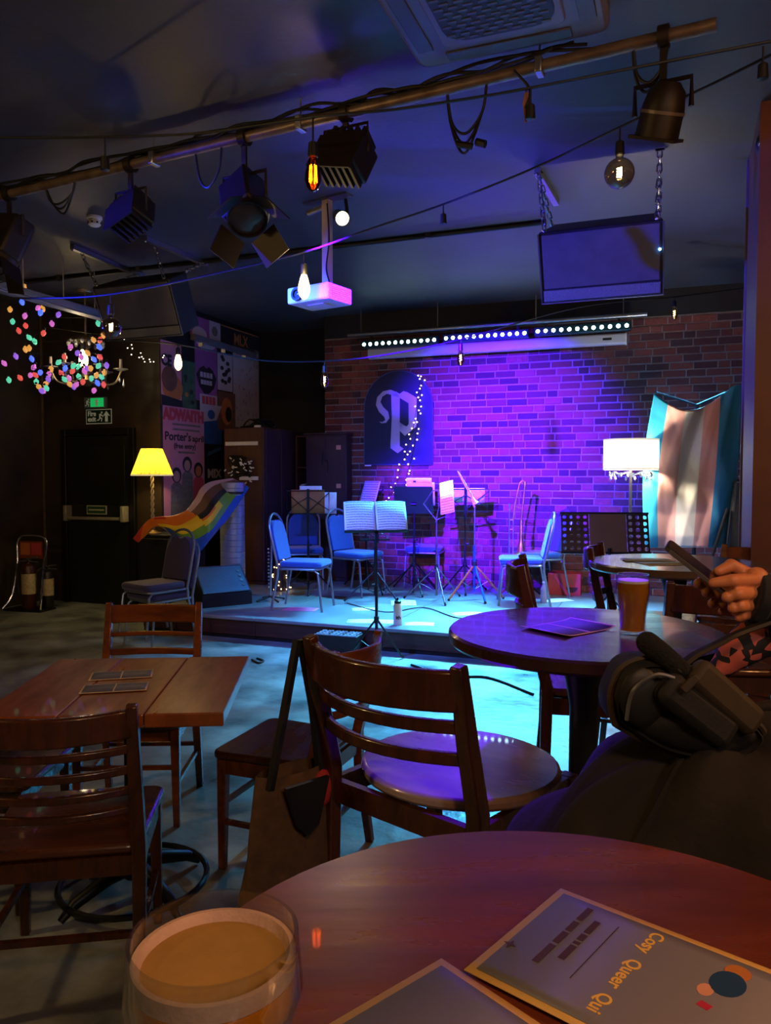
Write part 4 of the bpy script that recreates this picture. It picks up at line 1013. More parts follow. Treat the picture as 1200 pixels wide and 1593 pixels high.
# silver side trunking over the posters
s0, s1 = at_a(300, 524, A_POST+.06), at_a(396, 553, A_POST+.06)
t = thing('cable_tray', 'pale cable tray sloping over the posters', 'cable tray', s0, 0)
part('tray', B().tube([Vector((0, 0, 0)), s1-s0], .045, 4, phase=math.pi/4), mat('pale_tray', '#6a6678', .5, .3, var=.1), t)
for f_ in (.15, .5, .85): part('bracket', B().cbox(tuple((s1-s0)*f_ + Vector((-.03, 0, -.05))), (.05, .02, .05)), STEEL, t)

# black cabinet under the lamp, lamp, rainbow flag, foil roll, floor wedge
sb = at_z(270, 968, 0); sa, sbb = to_ab(sb)
SPKR = mat('black_cabinet_tolex', '#0c0c0f', .7, var=.2, scale=60, bump=.2)
SAx, SBx = -5.06, 6.62
bxz = at_d(262, 832, 8.0).z
t = ab_thing('speaker_cabinet', 'large black speaker cabinet under the rainbow flag and yellow lamp', 'speaker', SAx, SBx, 0)
part('case', B().box(-.28, .28, 0, .42, .03, bxz), SPKR, t, bevel=.01)
part('grille', B().box(-.26, .26, -.012, -.0005, .06, bxz-.04), mat('black_grille', '#101216', .8, var=.3, scale=200, bump=.4), t, bevel=.004)
for sx in (-.22, .22):
    for yy in (.05, .37): part('foot', B().cyl((sx, yy, 0), (sx, yy, .0295), .03, n=10), BLACKP, t)
def pleated(b, rt, rb, h, z0, n=72, amp=.02):
    V = []; F = []
    for i in range(n):
        q = 2*math.pi*i/n; k = 1+amp*(1 if i % 2 else -1)
        V += [(rb*k*math.cos(q), rb*k*math.sin(q), z0), (rt*k*math.cos(q), rt*k*math.sin(q), z0+h)]
    for i in range(n): j = (i+1) % n; F.append((2*i, 2*j, 2*j+1, 2*i+1))
    return b.add(V, F)
def cloth_shade(name, col, ecol, es):
    """lampshade cloth that lets the bulb's light through, with a faint glow of its own from many scatterings"""
    m = bpy.data.materials.new(name); m.use_nodes = True; N = m.node_tree.nodes; L = m.node_tree.links; bs = N['Principled BSDF']
    bs.inputs['Base Color'].default_value = (*hexc(col), 1); bs.inputs['Roughness'].default_value = .85
    bs.inputs['Emission Color'].default_value = (*ecol, 1); bs.inputs['Emission Strength'].default_value = es
    tl = N.new('ShaderNodeBsdfTranslucent'); tl.inputs[0].default_value = (*hexc(col), 1)
    mx = N.new('ShaderNodeMixShader'); mx.inputs[0].default_value = .5; L.new(bs.outputs[0], mx.inputs[1]); L.new(tl.outputs[0], mx.inputs[2])
    L.new(mx.outputs[0], N['Material Output'].inputs[0]); MATS[name] = m; return m
lp = room(SAx, SBx, 0); L0 = at_d(238, 832, 8.12); LT = at_d(238, 698, 8.12); LBt = at_d(238, 739, 8.12)
t = thing('table_lamp', 'lamp with yellow pleated shade and twisted pole left of the stage', 'lamp', (L0.x, L0.y, bxz), 0)
lz = LBt.z-bxz; lt_ = LT.z-bxz
part('base', B().lathe([(.085, 0.0), (.085, .012), (.05, .025), (.018, .05), (0, .055)], 24), mat('lamp_brass', '#8a7048', .4, .7, var=.2), t)
tw = B()
for k in range(2): tw.tube([(.011*math.cos(i*.55+k*math.pi), .011*math.sin(i*.55+k*math.pi), .05+(lz+.06)*i/60) for i in range(61)], .0105, 8)
part('twisted_pole', tw, mat('pale_twist', '#b8a888', .45, var=.1), t)
YSH = cloth_shade('yellow_pleated_shade', '#d8bc3a', (1.0, .74, .12), .22)
part('shade', pleated(B(), .105, .21, lt_-lz, lz, 60, .03), YSH, t, smooth=False)
part('shade_trim', B().lathe([(.214, lz-.008), (.216, lz+.006), (.208, lz+.006), (.206, lz-.008)], 48, close=True), mat('shade_trim', '#e8e0b0', .7, emit=(1, .85, .4), es=.35), t)
part('bulb', B().ball((0, 0, (lz+lt_)/2), .035, (1, 1, 1.3)), mat('lamp_bulb', '#ffffff', .4, emit=(1, .8, .4), es=20), t)
lamp('POINT', 'yellow_lamp_light', (L0.x, L0.y, bxz+(lz+lt_)/2-.02), 40, (1, .72, .25), size=.04)

# flag spanned from the lamp's foot up to the cabinet, sagging in folds
kp = {}
def fl(px, py, d): return at_d(px, py, d+.38)
rows = [  # each row: the red edge to the violet edge, from the left tail to the right top corner
    [fl(207, 838, 7.30), fl(214, 843, 7.30), fl(220, 838, 7.3), fl(226, 834, 7.32)],
    [fl(228, 812, 7.28), fl(234, 822, 7.27), fl(240, 820, 7.28), fl(246, 818, 7.3)],
    [fl(246, 803, 7.26), fl(258, 818, 7.22), fl(266, 824, 7.22), fl(272, 838, 7.25)],
    [fl(272, 802, 7.26), fl(282, 822, 7.18), fl(290, 842, 7.18), fl(292, 856, 7.22)],
    [fl(290, 795, 7.30), fl(306, 812, 7.18), fl(314, 838, 7.15), fl(310, 858, 7.2)],
    [fl(304, 774, 7.36), fl(322, 800, 7.2), fl(330, 826, 7.18), fl(326, 842, 7.22)],
    [fl(312, 760, 7.42), fl(334, 784, 7.3), fl(346, 802, 7.36), fl(346, 816, 7.34)],
    [fl(330, 750, 7.6), fl(350, 768, 7.55), fl(362, 780, 7.5), fl(366, 790, 7.48)],
    [fl(362, 743, 7.76), fl(374, 750, 7.74), fl(382, 756, 7.72), fl(388, 760, 7.7)]]
def flagf(u, v):
    def cr(P, t):
        n = len(P)-1; i = min(int(t*n), n-1); f_ = t*n-i
        a, b_, c, d_ = P[max(i-1, 0)], P[i], P[i+1], P[min(i+2, n)]
        return .5*((2*b_)+(c-a)*f_+(2*a-5*b_+4*c-d_)*f_*f_+(3*b_-a-3*c+d_)*f_**3)
    p_ = cr([cr(r, v) for r in rows], u)
    return tuple(p_ + Vector((0, .018*math.sin(11*u+5*v), .008*math.sin(17*u-3*v))))
FC = [mat('flag_'+n_, c_, .5, var=.04, sheen=.2) for n_, c_ in (('red', '#c83018'), ('orange', '#e87818'), ('yellow', '#f2c818'), ('green', '#6aa030'), ('blue', '#1c55b8'), ('pale', '#c8a8b4'), ('brown', '#6a4630'), ('black', '#15120f'))]
NU, NV = 90, 48
fb = B().grid(flagf, NU, NV); me = fb.mesh('rainbow_flag', None)
for m_ in FC: me.materials.append(m_)
for k_, pg in enumerate(me.polygons):
    u, v = (k_ % NU+.5)/NU, (k_//NU+.5)/NV
    if u < .5+.12*v: c_ = 0 if v < .10 and u < .3 else 1 if v < .26 else 2 if v < .46 else 3 if v < .62 else 4
    else: c_ = 5 if v < .13 else 6 if v < .25 else 7 if v < .36 else 1 if v < .40 and u < .75 else 2 if v < .5 and u < .8 else 3 if v < .64 else 4
    if u < .2: c_ = 0 if u+.2*v < .10 else 1 if v < .75 else 2
    pg.material_index = c_
o = link('rainbow_flag', me)
o.modifiers.new('s', 'SOLIDIFY').thickness = .003
tag(o, 'rainbow pride flag draped from the cabinet down behind the stacked chairs', 'flag')

p = at_z(363, 928, ST_Z)
t = thing('foil_roll', 'upright silvery ribbed roll standing behind the floor monitor', 'roll', p, 0)
FOIL = mat('silver_foil', '#9aa0b0', .35, .45, var=.1, scale=5, bump=.1)
prof = [(.125, 0)]
for i in range(20): prof += [(.128, .06*i+.002), (.128, .06*i+.055), (.123, .06*i+.058)]
part('wrapped_roll', B().lathe(prof+[(.12, 1.2), (0, 1.2)], 28), FOIL, t)
part('strap', B().lathe([(.1285, 1.08), (.132, 1.08), (.132, 1.105), (.1285, 1.105)], 28, close=True), BLACKP, t)
p = at_z(341, 938, ST_Z)
t = thing('floor_monitor', 'black wedge floor monitor with blue-lit grille at the left of the stage', 'speaker', p, R(34), None)
part('case', B().prism([(-.2, 0), (.24, 0), (.24, .12), (-.03, .36), (-.2, .33)], .52, Matrix.Rotation(R(-90), 4, 'Z') @ Matrix.Translation((-.02, -.26, 0))), SPKR, t, bevel=.008)
Mg = Matrix.Rotation(R(-90), 4, 'Z')
ng = xform((0, 0, 0))
sl = math.atan2(.24, .27)
Mgr = xform((0, -.085-.0, .245), rx=-(math.pi/2-sl)+math.pi/2)
part('grille', B().box(-.235, .235, -.165, .165, -.002, .008, xform((0, -.089, .247), rx=sl)), mat('blue_grey_grille', '#4a6a80', .6, .2, var=.2, scale=120, bump=.4), t, bevel=.003)
part('grille_rim', B().tube([tuple(xform((0, -.089, .252), rx=sl) @ Vector(q)) for q in ((-.24, -.17, 0), (.24, -.17, 0), (.24, .17, 0), (-.24, .17, 0))], .006, 6, closed=True), STEEL, t)
for i in range(4): part('side_knob', B().cyl(tuple(xform((0, -.089, .256), rx=sl) @ Vector((.19, -.1+i*.06, 0))), tuple(xform((0, -.089, .256), rx=sl) @ Vector((.19, -.1+i*.06, .008))), .016, n=10), STEEL, t)
p = at_z(312, 936, ST_Z)
t = thing('stand_foot', 'round chrome stand base behind the stacked purple chairs', 'stand', p, 0)
part('disc', B().lathe([(.12, 0), (.12, .012), (.05, .03), (.02, .05), (0, .05)], 24), STEEL, t)
part('stub', B().cyl((0, 0, .0501), (0, 0, .1), .012, n=10), CHROME, t)

# fire extinguishers on a chrome stand
p = at_z(47, 948, 0)
t = thing('extinguisher_stand', 'chrome tube stand holding fire extinguishers by the exit door', 'stand', p, R(-15))
part('frame', B().tube(smooth_path([(-.24, -.14, .02), (-.19, -.05, .16), (-.17, .02, .5), (-.19, .05, .72), (-.12, .06, .80), (.12, .06, .80), (.19, .05, .72), (.17, .02, .5), (.19, -.05, .16), (.24, -.14, .02)], 6), .014, 8), CHROME, t)
part('sign_plate', B().box(-.15, .15, .03, .036, .56, .75), mat('notice_red', '#7a3a20', .5, var=.1), t)
part('notice', B().box(-.13, -.01, .026, .0295, .6, .73), PO, t); part('notice', B().box(.01, .13, .026, .0295, .6, .73), PR, t)
part('base_plate', B().box(-.22, .26, -.16, .1, .0, .02), BLACK, t, bevel=.008)
def extinguisher(label, loc, h, r, m):
    e = thing('fire_extinguisher', label, 'fire extinguisher', loc, R(-15), 'fire extinguishers')
    part('cylinder', B().lathe([(r*.9, 0), (r, .02), (r, h*.78), (r*.8, h*.86), (r*.3, h*.9), (r*.28, h*.93)], 20), m, e)
    part('label_band', B().lathe([(r+.001, h*.3), (r+.002, h*.3), (r+.002, h*.7), (r+.001, h*.7)], 20, close=True), mat('cream_band', '#a89a78', .5, var=.25, scale=40), e)
    part('valve', B().box(-.02, .02, -.02, .02, h*.9301, h*.98), CHROME, e)
    part('lever', B().tube([(-.02, 0, h*.99), (.11, 0, h*1.03)], .008, 6).tube([(-.02, 0, h*.95), (.12, 0, h*.93)], .007, 6), STEEL, e)
    part('hose', B().tube(smooth_path([(0, -.03, h*.95), (-.05, -r-.03, h*.9), (-.06, -r-.02, h*.5), (-.04, -r-.015, h*.3)], 6), .01, 6), BLACKP, e)
extinguisher('larger fire extinguisher with a cream label band on the chrome stand', tuple(p + Vector((.02, -.06, .0205))), .55, .075, mat('ext_red', '#3a1410', .35, var=.1))
extinguisher('smaller dark fire extinguisher on the right of the chrome stand', tuple(p + Vector((.2, -.0, .0205))), .46, .06, mat('ext_black', '#161414', .35, var=.1))

# ------------------------------------------------------------------ back wall: sign, LED bars, screen case, fairy lights
NAVY = mat('navy_sign_board', '#0c1038', .5, var=.08, scale=4)
SIGNP = mat('sign_lilac', '#b9a2c4', .5, var=.05, scale=6)
SB = B_BRICK-.012
g0, g1 = at_b(568, 723, SB), at_b(674, 723, SB); ga0, ga1 = to_ab(g0)[0], to_ab(g1)[0]
gt = at_b(621, 577, SB).z; gw = ga1-ga0; gbz = at_b(621, 723, SB).z
t = ab_thing('arched_sign', 'navy arched board with a lilac gothic letter P on the brick wall', 'sign', (ga0+ga1)/2, SB, gbz)
gh = gt-gbz
arch = [(-gw/2, 0), (gw/2, 0)] + [(gw/2*math.cos(R(180*i/28)), gh-gw/2+gw/2*math.sin(R(180*i/28))) for i in range(29)]
part('board', B().prism(arch, .02, xform((0, -.021, 0))), NAVY, t, smooth=False)
part('rim', B().tube([(x, -.021, z) for x, z in arch], .006, 6, closed=True), mat('sign_rim', '#4a4a78', .5, var=.1), t)
k = gw/106.0
def sp(px, py): return ((px-621)*k, (723-py)*k*gh/(146*k))
hook = [(611, 611), (600, 607), (592, 613), (590, 624), (594, 636), (603, 645), (605, 652), (600, 657), (592, 658), (601, 651), (601, 647)]
hook = [(624, 618), (619, 610), (610, 606), (598, 608), (589, 617), (587, 629), (592, 640), (600, 648), (602, 653), (597, 656), (592, 655), (596, 658), (603, 657), (608, 650), (606, 640), (598, 632), (594, 624), (597, 616), (604, 612), (611, 614)]
def outl(P, dx): return [sp(x, y) for x, y in P]
part('letter_swash', B().prism(outl(hook, 0), .008, xform((0, -.0295, 0))), SIGNP, t, smooth=False)
stem = [(611, 614), (618, 609), (624, 613), (624, 657), (631, 662), (624, 668), (624, 694), (630, 698), (621, 705), (610, 697), (610, 690), (612, 650)]
part('letter_stem', B().prism(outl(stem, 0), .008, xform((0, -.0295, 0))), SIGNP, t, smooth=False)
bowl = [(624, 613), (630, 609), (636, 611), (650, 620), (650, 664), (632, 678), (624, 670), (624, 657), (631, 662), (635, 664), (638, 660), (638, 628), (624, 619)]
part('letter_bowl', B().prism(outl(bowl, 0), .008, xform((0, -.0295, 0))), SIGNP, t, smooth=False)
part('light_plate', B().box(-gw/2+.01, -gw/2+.09, -.03, -.022, -.015, .0), WHITEP, t)

def fairy(label, strands, m, n=22, r=.010, cr=.003):
    P0 = strands[0][0]; t = thing('fairy_lights', label, 'fairy lights', P0, 0)
    b = B(); rr = random.Random(21)
    for s in strands:
        P = smooth_path(s, 8); part('wire', B().tube([q-P0 for q in P], cr, 5), CABLE, t)
        for i in range(n):
            q = P[int(i*(len(P)-1)/(n-1))]-P0; b.ball(tuple(q + Vector((rr.uniform(-.035, .035), rr.uniform(-.02, .005), rr.uniform(-.02, .02)))), r, nu=6, nv=4)
    part('tiny_bulbs', b, m, t, kind='stuff')
FB = SB-.05
FAIRY = mat('fairy_glow', '#ffe2b8', .5, emit=(1, .72, .4), es=5)
fairy('two strands of warm fairy lights hanging down across the gothic letter', [[at_b(x, y, FB) for x, y in ((654, 585), (650, 620), (644, 660), (636, 690), (626, 720), (615, 755), (600, 780))],
      [at_b(x, y, FB) for x, y in ((658, 585), (652, 625), (648, 665), (643, 700), (634, 735), (626, 765), (613, 785))]], FAIRY, 24, .0085)

LEDM = mat('led_cyan_white', '#c8ffff', .4, emit=(.55, .95, 1.0), es=14)
LBODY = mat('led_bar_body', '#0f3a48', .4, .2, var=.1, scale=20)
LBB = 8.30
for i, (x0, x1, n) in enumerate(((562, 681, 12), (689, 822, 12), (831, 982, 12))):
    yy = lambda x: 537+(x-560)*(505-537)/(985-560)
    p0, p1 = at_b(x0, yy(x0), LBB), at_b(x1, yy(x1), LBB); aa = to_ab(p0)[0]; ln = to_ab(p1)[0]-aa; zc = (p0.z+p1.z)/2
    t = ab_thing('led_bar', 'LED light bar with a row of cyan-white lenses, %s of three above the bricks' % ('left', 'middle', 'right')[i], 'stage light', aa, LBB, zc-.045, 0, 'LED light bars')
    part('housing', B().box(0, ln, .0, .07, 0, .09), LBODY, t, bevel=.008)
    for j in range(n): 
        xx = ln*(j+.5)/n; ld = part('lens_rim', B().lathe([(.026, 0), (.026, .006), (.021, .006), (.021, 0)], 12, xform((xx, -.0005, .045), rx=R(90)), close=True), LBODY, t)
        part('led', B().lathe([(.0205, .001), (.017, .008), (.0, .012)], 10, xform((xx, -.001, .045), rx=R(90))), LEDM, ld)
    for s_ in (.12, .88): part('hanger', B().box(ln*s_-.012, ln*s_+.012, .02, .04, .0905, .14), BLACK, t)
q0, q1 = at_b(540, 533, LBB), at_b(1007, 496, LBB)
t = ab_thing('rig_tube', 'silver tube carrying the three LED bars near the back wall', 'pipe', to_ab(q0)[0], LBB+.03, (q0.z+q1.z)/2+.07)
ln = to_ab(q1)[0]-to_ab(q0)[0]
part('tube', B().cyl((0, 0, 0), (ln, 0, 0), .024, n=14), STEEL, t)
zt = H-t.location.z
for f_ in (.05, .33, .66, .93): part('drop_rod', B().cyl((ln*f_, 0, .0245), (ln*f_, 0, zt), .005, n=6), STEEL, t)
SCB = 8.44
q0, q1 = at_b(575, 553, SCB), at_b(973, 525, SCB)
t = ab_thing('projector_screen', 'rolled-up white projector screen case mounted along the bricks', 'projector screen', to_ab(q0)[0], SCB, (q0.z+q1.z)/2)
ln = to_ab(q1)[0]-to_ab(q0)[0]
part('case', B().prism(rrect(.10, .12, .03), ln, Matrix.Rotation(R(-90), 4, 'Z')), mat('screen_case_white', '#c8c8d4', .4, var=.03), t)
part('end_cap', B().prism(rrect(.11, .13, .03), .02, Matrix.Translation((ln+.0005, 0, 0)) @ Matrix.Rotation(R(-90), 4, 'Z')), WHITEP, t)
part('name_plate', B().box(ln-.22, ln-.13, -.055, -.0505, -.012, .012), BLACKP, t)
for f_ in (.04, .96): part('wall_bracket', B().box(ln*f_-.02, ln*f_+.02, .0505, B_BRICK-SCB-.009, -.03, .03), STEEL, t)

# ------------------------------------------------------------------ white lamp, draped flag and bag at the right
p = at_z(981, 905, ST_Z); LD = 6.55
L0 = at_d(979, 905, LD); zt = at_d(978, 684, LD).z-ST_Z; zb_ = at_d(978, 730, LD).z-ST_Z
t = thing('floor_lamp', 'floor lamp with a glowing white drum shade and crystal drops', 'lamp', (L0.x, L0.y, ST_Z), 0)
part('base', B().lathe([(.15, 0), (.15, .015), (.12, .03), (.03, .045), (0, .05)], 28), CHROME, t)
part('pole', B().cyl((0, 0, .045), (0, 0, zb_+.1), .012, n=12), mat('lamp_nickel', '#b8b0a0', .3, .9, var=.1), t)
WSH = cloth_shade('white_pleated_shade', '#f4efe6', (1.0, .93, .80), 1.6)
part('shade', pleated(B(), .222, .222, zt-zb_, zb_, 96, .008), WSH, t, smooth=False)
part('shade_rim', B().lathe([(.226, zb_-.006), (.228, zb_+.012), (.222, zb_+.012), (.22, zb_-.006)], 48, close=True).lathe([(.226, zt-.012), (.228, zt+.004), (.222, zt+.004), (.22, zt-.012)], 48, close=True), mat('shade_rim_cream', '#d8d0b8', .7, emit=(1, .9, .7), es=.5), t)
part('harp', B().tube([(-.22, 0, zb_+.11), (.22, 0, zb_+.11)], .004, 6).tube([(0, -.22, zb_+.11), (0, .22, zb_+.11)], .004, 6), CHROME, t)
part('bulb', B().ball((0, 0, (zb_+zt)/2+.03), .04), mat('lamp_bulb_white', '#ffffff', .4, emit=(1, .93, .8), es=20), t)
CRY = mat('crystal', '#f0f4ff', .05, trans=.7, ior=1.5, var=.02)
for i in range(18):
    q = 2*math.pi*i/18; dz = .075 if i % 3 == 0 else .045
    dp = part('crystal_drop', B().lathe([(.0, -dz-.02), (.012, -dz), (.004, -dz+.02), (0, -dz+.024)], 8, Matrix.Translation((.17*math.cos(q), .17*math.sin(q), zb_-.006))), CRY, t, smooth=False)
part('crystal_swag', B().tube([(.17*math.cos(2*math.pi*i/90), .17*math.sin(2*math.pi*i/90), zb_-.022-.02*abs(math.sin(i*math.pi/10))) for i in range(90)], .006, 5, closed=True), CRY, t)
lamp('POINT', 'white_lamp_light', (L0.x, L0.y, ST_Z+zb_+.10), 80, (1, .86, .62), size=.05)

FD = 6.75
TRF = ramp_mat('pastel_flag', [(0, '#28a8d8'), (.16, '#e8b0a8'), (.36, '#e6e0d8'), (.58, '#e0a8a4'), (.76, '#2a8ac0')], 'X', .5)
def tri(x): return abs((x % 1)-.5)*2
def tflag(u, v):
    # top edge dips between two high points; the cloth hangs down in broad folds with pressed creases
    ytop = 612+26*math.sin(math.pi*min(1, u/.8)) if u < .8 else 612-14*math.sin(math.pi*(u-.8)/.34)
    xt = 1018+u*136; xb = 1004+u*128; x = xt+(xb-xt)*v - 10*math.sin(math.pi*v)*(1-u) + 6*math.sin(math.pi*v)*u; y = ytop+(852-ytop)*v
    d = FD - .07*math.sin(math.pi*u) - .035*math.sin(u*8+v*1.6)*(1-.3*v)
    d -= .022*(tri(u*2.6+v*.9)+tri(u*1.7-v*1.3+.2)) + .016*tri(v*3.1+.15) + .02*tri(u*4.3+v*2.3*(1-v))*(1-v)
    return tuple(at_d(x, y, d))
FT = at_d(1080, 858, FD+.18)
t = thing('draped_flag', 'pale blue, pink and white striped flag draped over a tall stand by the white lamp', 'flag', (FT.x, FT.y, ST_Z), 0)
b = B().grid(tflag, 60, 60); b.v = [(x-FT.x, y-FT.y, z-ST_Z) for x, y, z in b.v]
part('cloth', b, TRF, t, solid=.003, ang=25)
part('support_pole', B().cyl((0, 0, .02), (0, 0, 1.9), .016, n=10), BLACK, t)
pz0 = at_d(1020, 610, FD+.02)-Vector((FT.x, FT.y, ST_Z)); pz1 = at_d(1150, 602, FD+.02)-Vector((FT.x, FT.y, ST_Z))
part('support_bar', B().tube([tuple(pz0), (0, 0, 1.9), tuple(pz1)], .010, 8), BLACK, t)
for i in range(3): part('support_leg', B().tube([(0, 0, .2), (.25*math.cos(R(120*i+20)), .25*math.sin(R(120*i+20)), .012)], .012, 6), BLACK, t)
bp = at_d(1146, 850, 6.65)
t = thing('gig_bag', 'black padded gig bag standing between the draped flag and the brown partition', 'bag', (bp.x, bp.y, ST_Z), YAW)
bzt = at_d(1146, 746, 6.65).z-ST_Z
part('bag_body', B().prism([(-.11, 0), (.11, 0), (.105, bzt*.6), (.09, bzt*.92), (.05, bzt), (-.03, bzt), (-.06, bzt*.75), (-.1, bzt*.4)], .14, xform((0, -.07, 0))), mat('black_nylon', '#0b0b10', .7, var=.2, scale=30, bump=.2), t, bevel=.03)
part('strap', B().tube(smooth_path([(-.08, -.08, bzt*.8), (-.2, -.12, bzt*.45), (-.24, -.1, bzt*.3)], 6), .012, 6), BLACKP, t)
part('buckle', B().cbox((-.245, -.1, bzt*.28), (.03, .01, .03)), WHITEP, t)
part('pink_tag', B().box(.02, .08, -.02, .0, bzt+.0005, bzt+.05), mat('pink_tag', '#8a3058', .6, var=.1), t)

# ------------------------------------------------------------------ ceiling: rig, lanterns, projector, speakers, cassette unit
RZ = 3.27
r0, r1 = at_z(-40, 315, RZ), at_z(1115, 38, RZ); rdir = (r1-r0).normalized(); RYAW = math.atan2(rdir.y, rdir.x)
def rig(px):                      # point of the rig pipe in the image column px
    t_ = 0.0; lo__, hi__ = 0.0, 1.0
    for _ in range(40):
        m_ = (lo__+hi__)/2; q = r0.lerp(r1, m_)-O
        if CX+FPX*q.x/(q.y*math.cos(PITCH)-q.z*math.sin(PITCH)) < px: lo__ = m_
        else: hi__ = m_
    return r0.lerp(r1, lo__)
PIPE = mat('scaffold_pipe', '#55453c', .42, .5, col2='#7a6a60', scale=9, bump=.15)
t = thing('lighting_pipe', 'long scaffold pipe crossing the ceiling with stage lights and cables on it', 'pipe', r0, RYAW)
ln = (r1-r0).length
part('pipe', B().cyl((-.6, 0, 0), (ln, 0, 0), .027, n=16), PIPE, t)
for px in (240, 468, 840):
    s_ = (rig(px)-r0).length
    part('drop_rod', B().cyl((s_, 0, .0275), (s_, 0, H-RZ), .005, n=6), STEEL, t); part('rod_clamp', B().cbox((s_, 0, 0), (.035, .07, .07)), STEEL, t, bevel=.006)
# cables wrapped along the pipe
r_ = random.Random(17)
for i in range(5):
    P = []; x = r_.uniform(0, .3)
    while x < ln-.5: P.append((x, r_.uniform(-.035, .035), .035+r_.uniform(-.012, .035))); x += r_.uniform(.12, .3)
    part('strapped_cable', B().tube(smooth_path(P, 5), .008, 5), CABLE, t)
def hang_loop(label, px0, px1, drop, n=2):
    a_, b_ = rig(px0), rig(px1); o = thing('cable_loop', label, 'cable', a_, 0)
    for i in range(n):
        P = [Vector((0, .0, .02)), Vector(((b_-a_).x*.15, .02*i, -drop*.7)), (b_-a_)*.5 + Vector((0, .03*i, -drop*(1+.15*i))), (b_-a_)*.9 + Vector((0, 0, -drop*.6)), (b_-a_) + Vector((0, 0, .02))]
        part('cable', B().tube(smooth_path(P, 7), .0065, 6), CABLE, o)
    return o
hang_loop('bunch of dark cable loops hanging from the pipe at the far left', 68, 118, .13, 3)
hang_loop('single round cable loop hanging left of the barn-door lantern', 303, 345, .22, 1)
o = hang_loop('cable loops with black plugs hanging from the middle of the pipe', 695, 758, .22, 3)
part('plug', B().cyl((.05, 0, -.25), (.12, -.02, -.27), .016, n=8), BLACKP, o); part('plug', B().cyl((.14, 0, -.24), (.18, -.02, -.26), .018, n=8), BLACKP, o)
hang_loop('two cables dropping to the round parcan', 985, 1040, .17, 2)

LANT = mat('lantern_black', '#18120e', .5, .3, col2='#241a12', scale=10, bump=.08)
def lantern(label, px, drop, kind, ry, rx, s=1.0, yaw=None):
    p_ = rig(px); t = thing('stage_lantern', label, 'stage light', p_, RYAW if yaw is None else yaw, 'lanterns on the lighting pipe')
    part('clamp', B().lathe([(.031, -.022), (.046, -.022), (.046, .022), (.031, .022)], 12, xform((0, 0, 0), ry=R(90)), close=True), LANT, t)
    Mb = xform((0, 0, -drop), rx=R(rx), ry=R(ry)) @ Matrix.Scale(s, 4)      # body axis: local -z is the beam
    part('hanger', B().box(-.014, .014, -.008, .008, -drop+.15*s, -.047), LANT, t)
    if kind == 'par':
        part('yoke', B().tube([(-.13*s, 0, -drop), (-.13*s, 0, -drop+.14*s), (.13*s, 0, -drop+.14*s), (.13*s, 0, -drop)], .011, 4), LANT, t)
        part('can', B().lathe([(.0, .13), (.05, .13), (.085, .09), (.1, .02), (.105, -.11), (.1, -.11), (.095, .0), (0, .02)], 24, Mb), LANT, t)
        part('front_frame', B().box(-.11, .11, -.11, -.1, -.125, -.111, Mb).box(-.11, .11, .1, .11, -.125, -.111, Mb).box(-.11, -.1, -.0999, .0999, -.125, -.111, Mb).box(.1, .11, -.0999, .0999, -.125, -.111, Mb), LANT, t)
        part('pale_band', B().lathe([(.1015, -.01), (.1065, -.01), (.1065, .005), (.1015, .005)], 24, Mb, close=True), mat('pale_band', '#6a6058', .4, .4, var=.1), t)
    elif kind == 'flood':
        part('yoke', B().tube([(-.13*s, 0, -drop), (-.13*s, 0, -drop+.15*s), (.13*s, 0, -drop+.15*s), (.13*s, 0, -drop)], .009, 4), LANT, t)
        part('body', B().slab([(-.12, -.09), (.12, -.09), (.13, .09), (-.13, .09)], -.1, .09, Mb), LANT, t, bevel=.012)
        for i in range(5): part('cooling_fin', B().box(-.1+i*.045, -.08+i*.045, -.07, .07, .0905, .135, Mb), LANT, t)
        part('hood', B().box(-.13, .13, -.1, -.0905, -.16, .04, Mb), LANT, t)
        for i in range(6): part('louvre', B().box(-.11+i*.04, -.095+i*.04, -.088, .088, -.125, -.1005, Mb), LANT, t)
    else:
        part('yoke', B().tube([(-.15*s, 0, -drop), (-.15*s, 0, -drop+.15*s), (.15*s, 0, -drop+.15*s), (.15*s, 0, -drop)], .011, 4), LANT, t)
        part('body', B().slab([(-.11, -.1), (.11, -.1), (.12, .06), (.06, .12), (-.06, .12), (-.12, .06)], -.16, .16, Mb), LANT, t, bevel=.015)
        part('lens_ring', B().lathe([(.105, -.2), (.115, -.2), (.115, -.1605), (.105, -.1605)], 24, Mb, close=True), LANT, t)
        part('lens', B().lathe([(.104, -.175), (.08, -.185), (0, -.19)], 24, Mb), mat('dim_lens', '#3a3a44', .1, var=.05), t)
        for i, (dx, dy) in enumerate(((1, 0), (-1, 0), (0, 1), (0, -1))):
            Md = Mb @ Matrix.Translation((dx*.12, dy*.12, -.2)) @ Euler((R(38*dy), R(-38*dx), 0)).to_matrix().to_4x4()
            part('barn_door', B().box(-.09 if dx == 0 else -.003, .09 if dx == 0 else .003, -.09 if dy == 0 else -.003, .09 if dy == 0 else .003, -.17, 0, Md), LANT, t)
    return t
lantern('round black parcan in a square yoke near the right end of the pipe', 1033, .30, 'par', 18, 22, .85)
lantern('finned flood lantern beside the amber filament bulb', 538, .21, 'flood', 12, -25, .95)
lantern('big lantern with open barn doors left of the projector', 380, .33, 'fresnel', -30, -28, .92)
lantern('boxy dark lantern on the left part of the pipe', 203, .28, 'flood', -20, -25, .9)
lantern('dark lantern at the far left end of the pipe, cut by the frame', 14, .28, 'fresnel', 10, -20, .85)
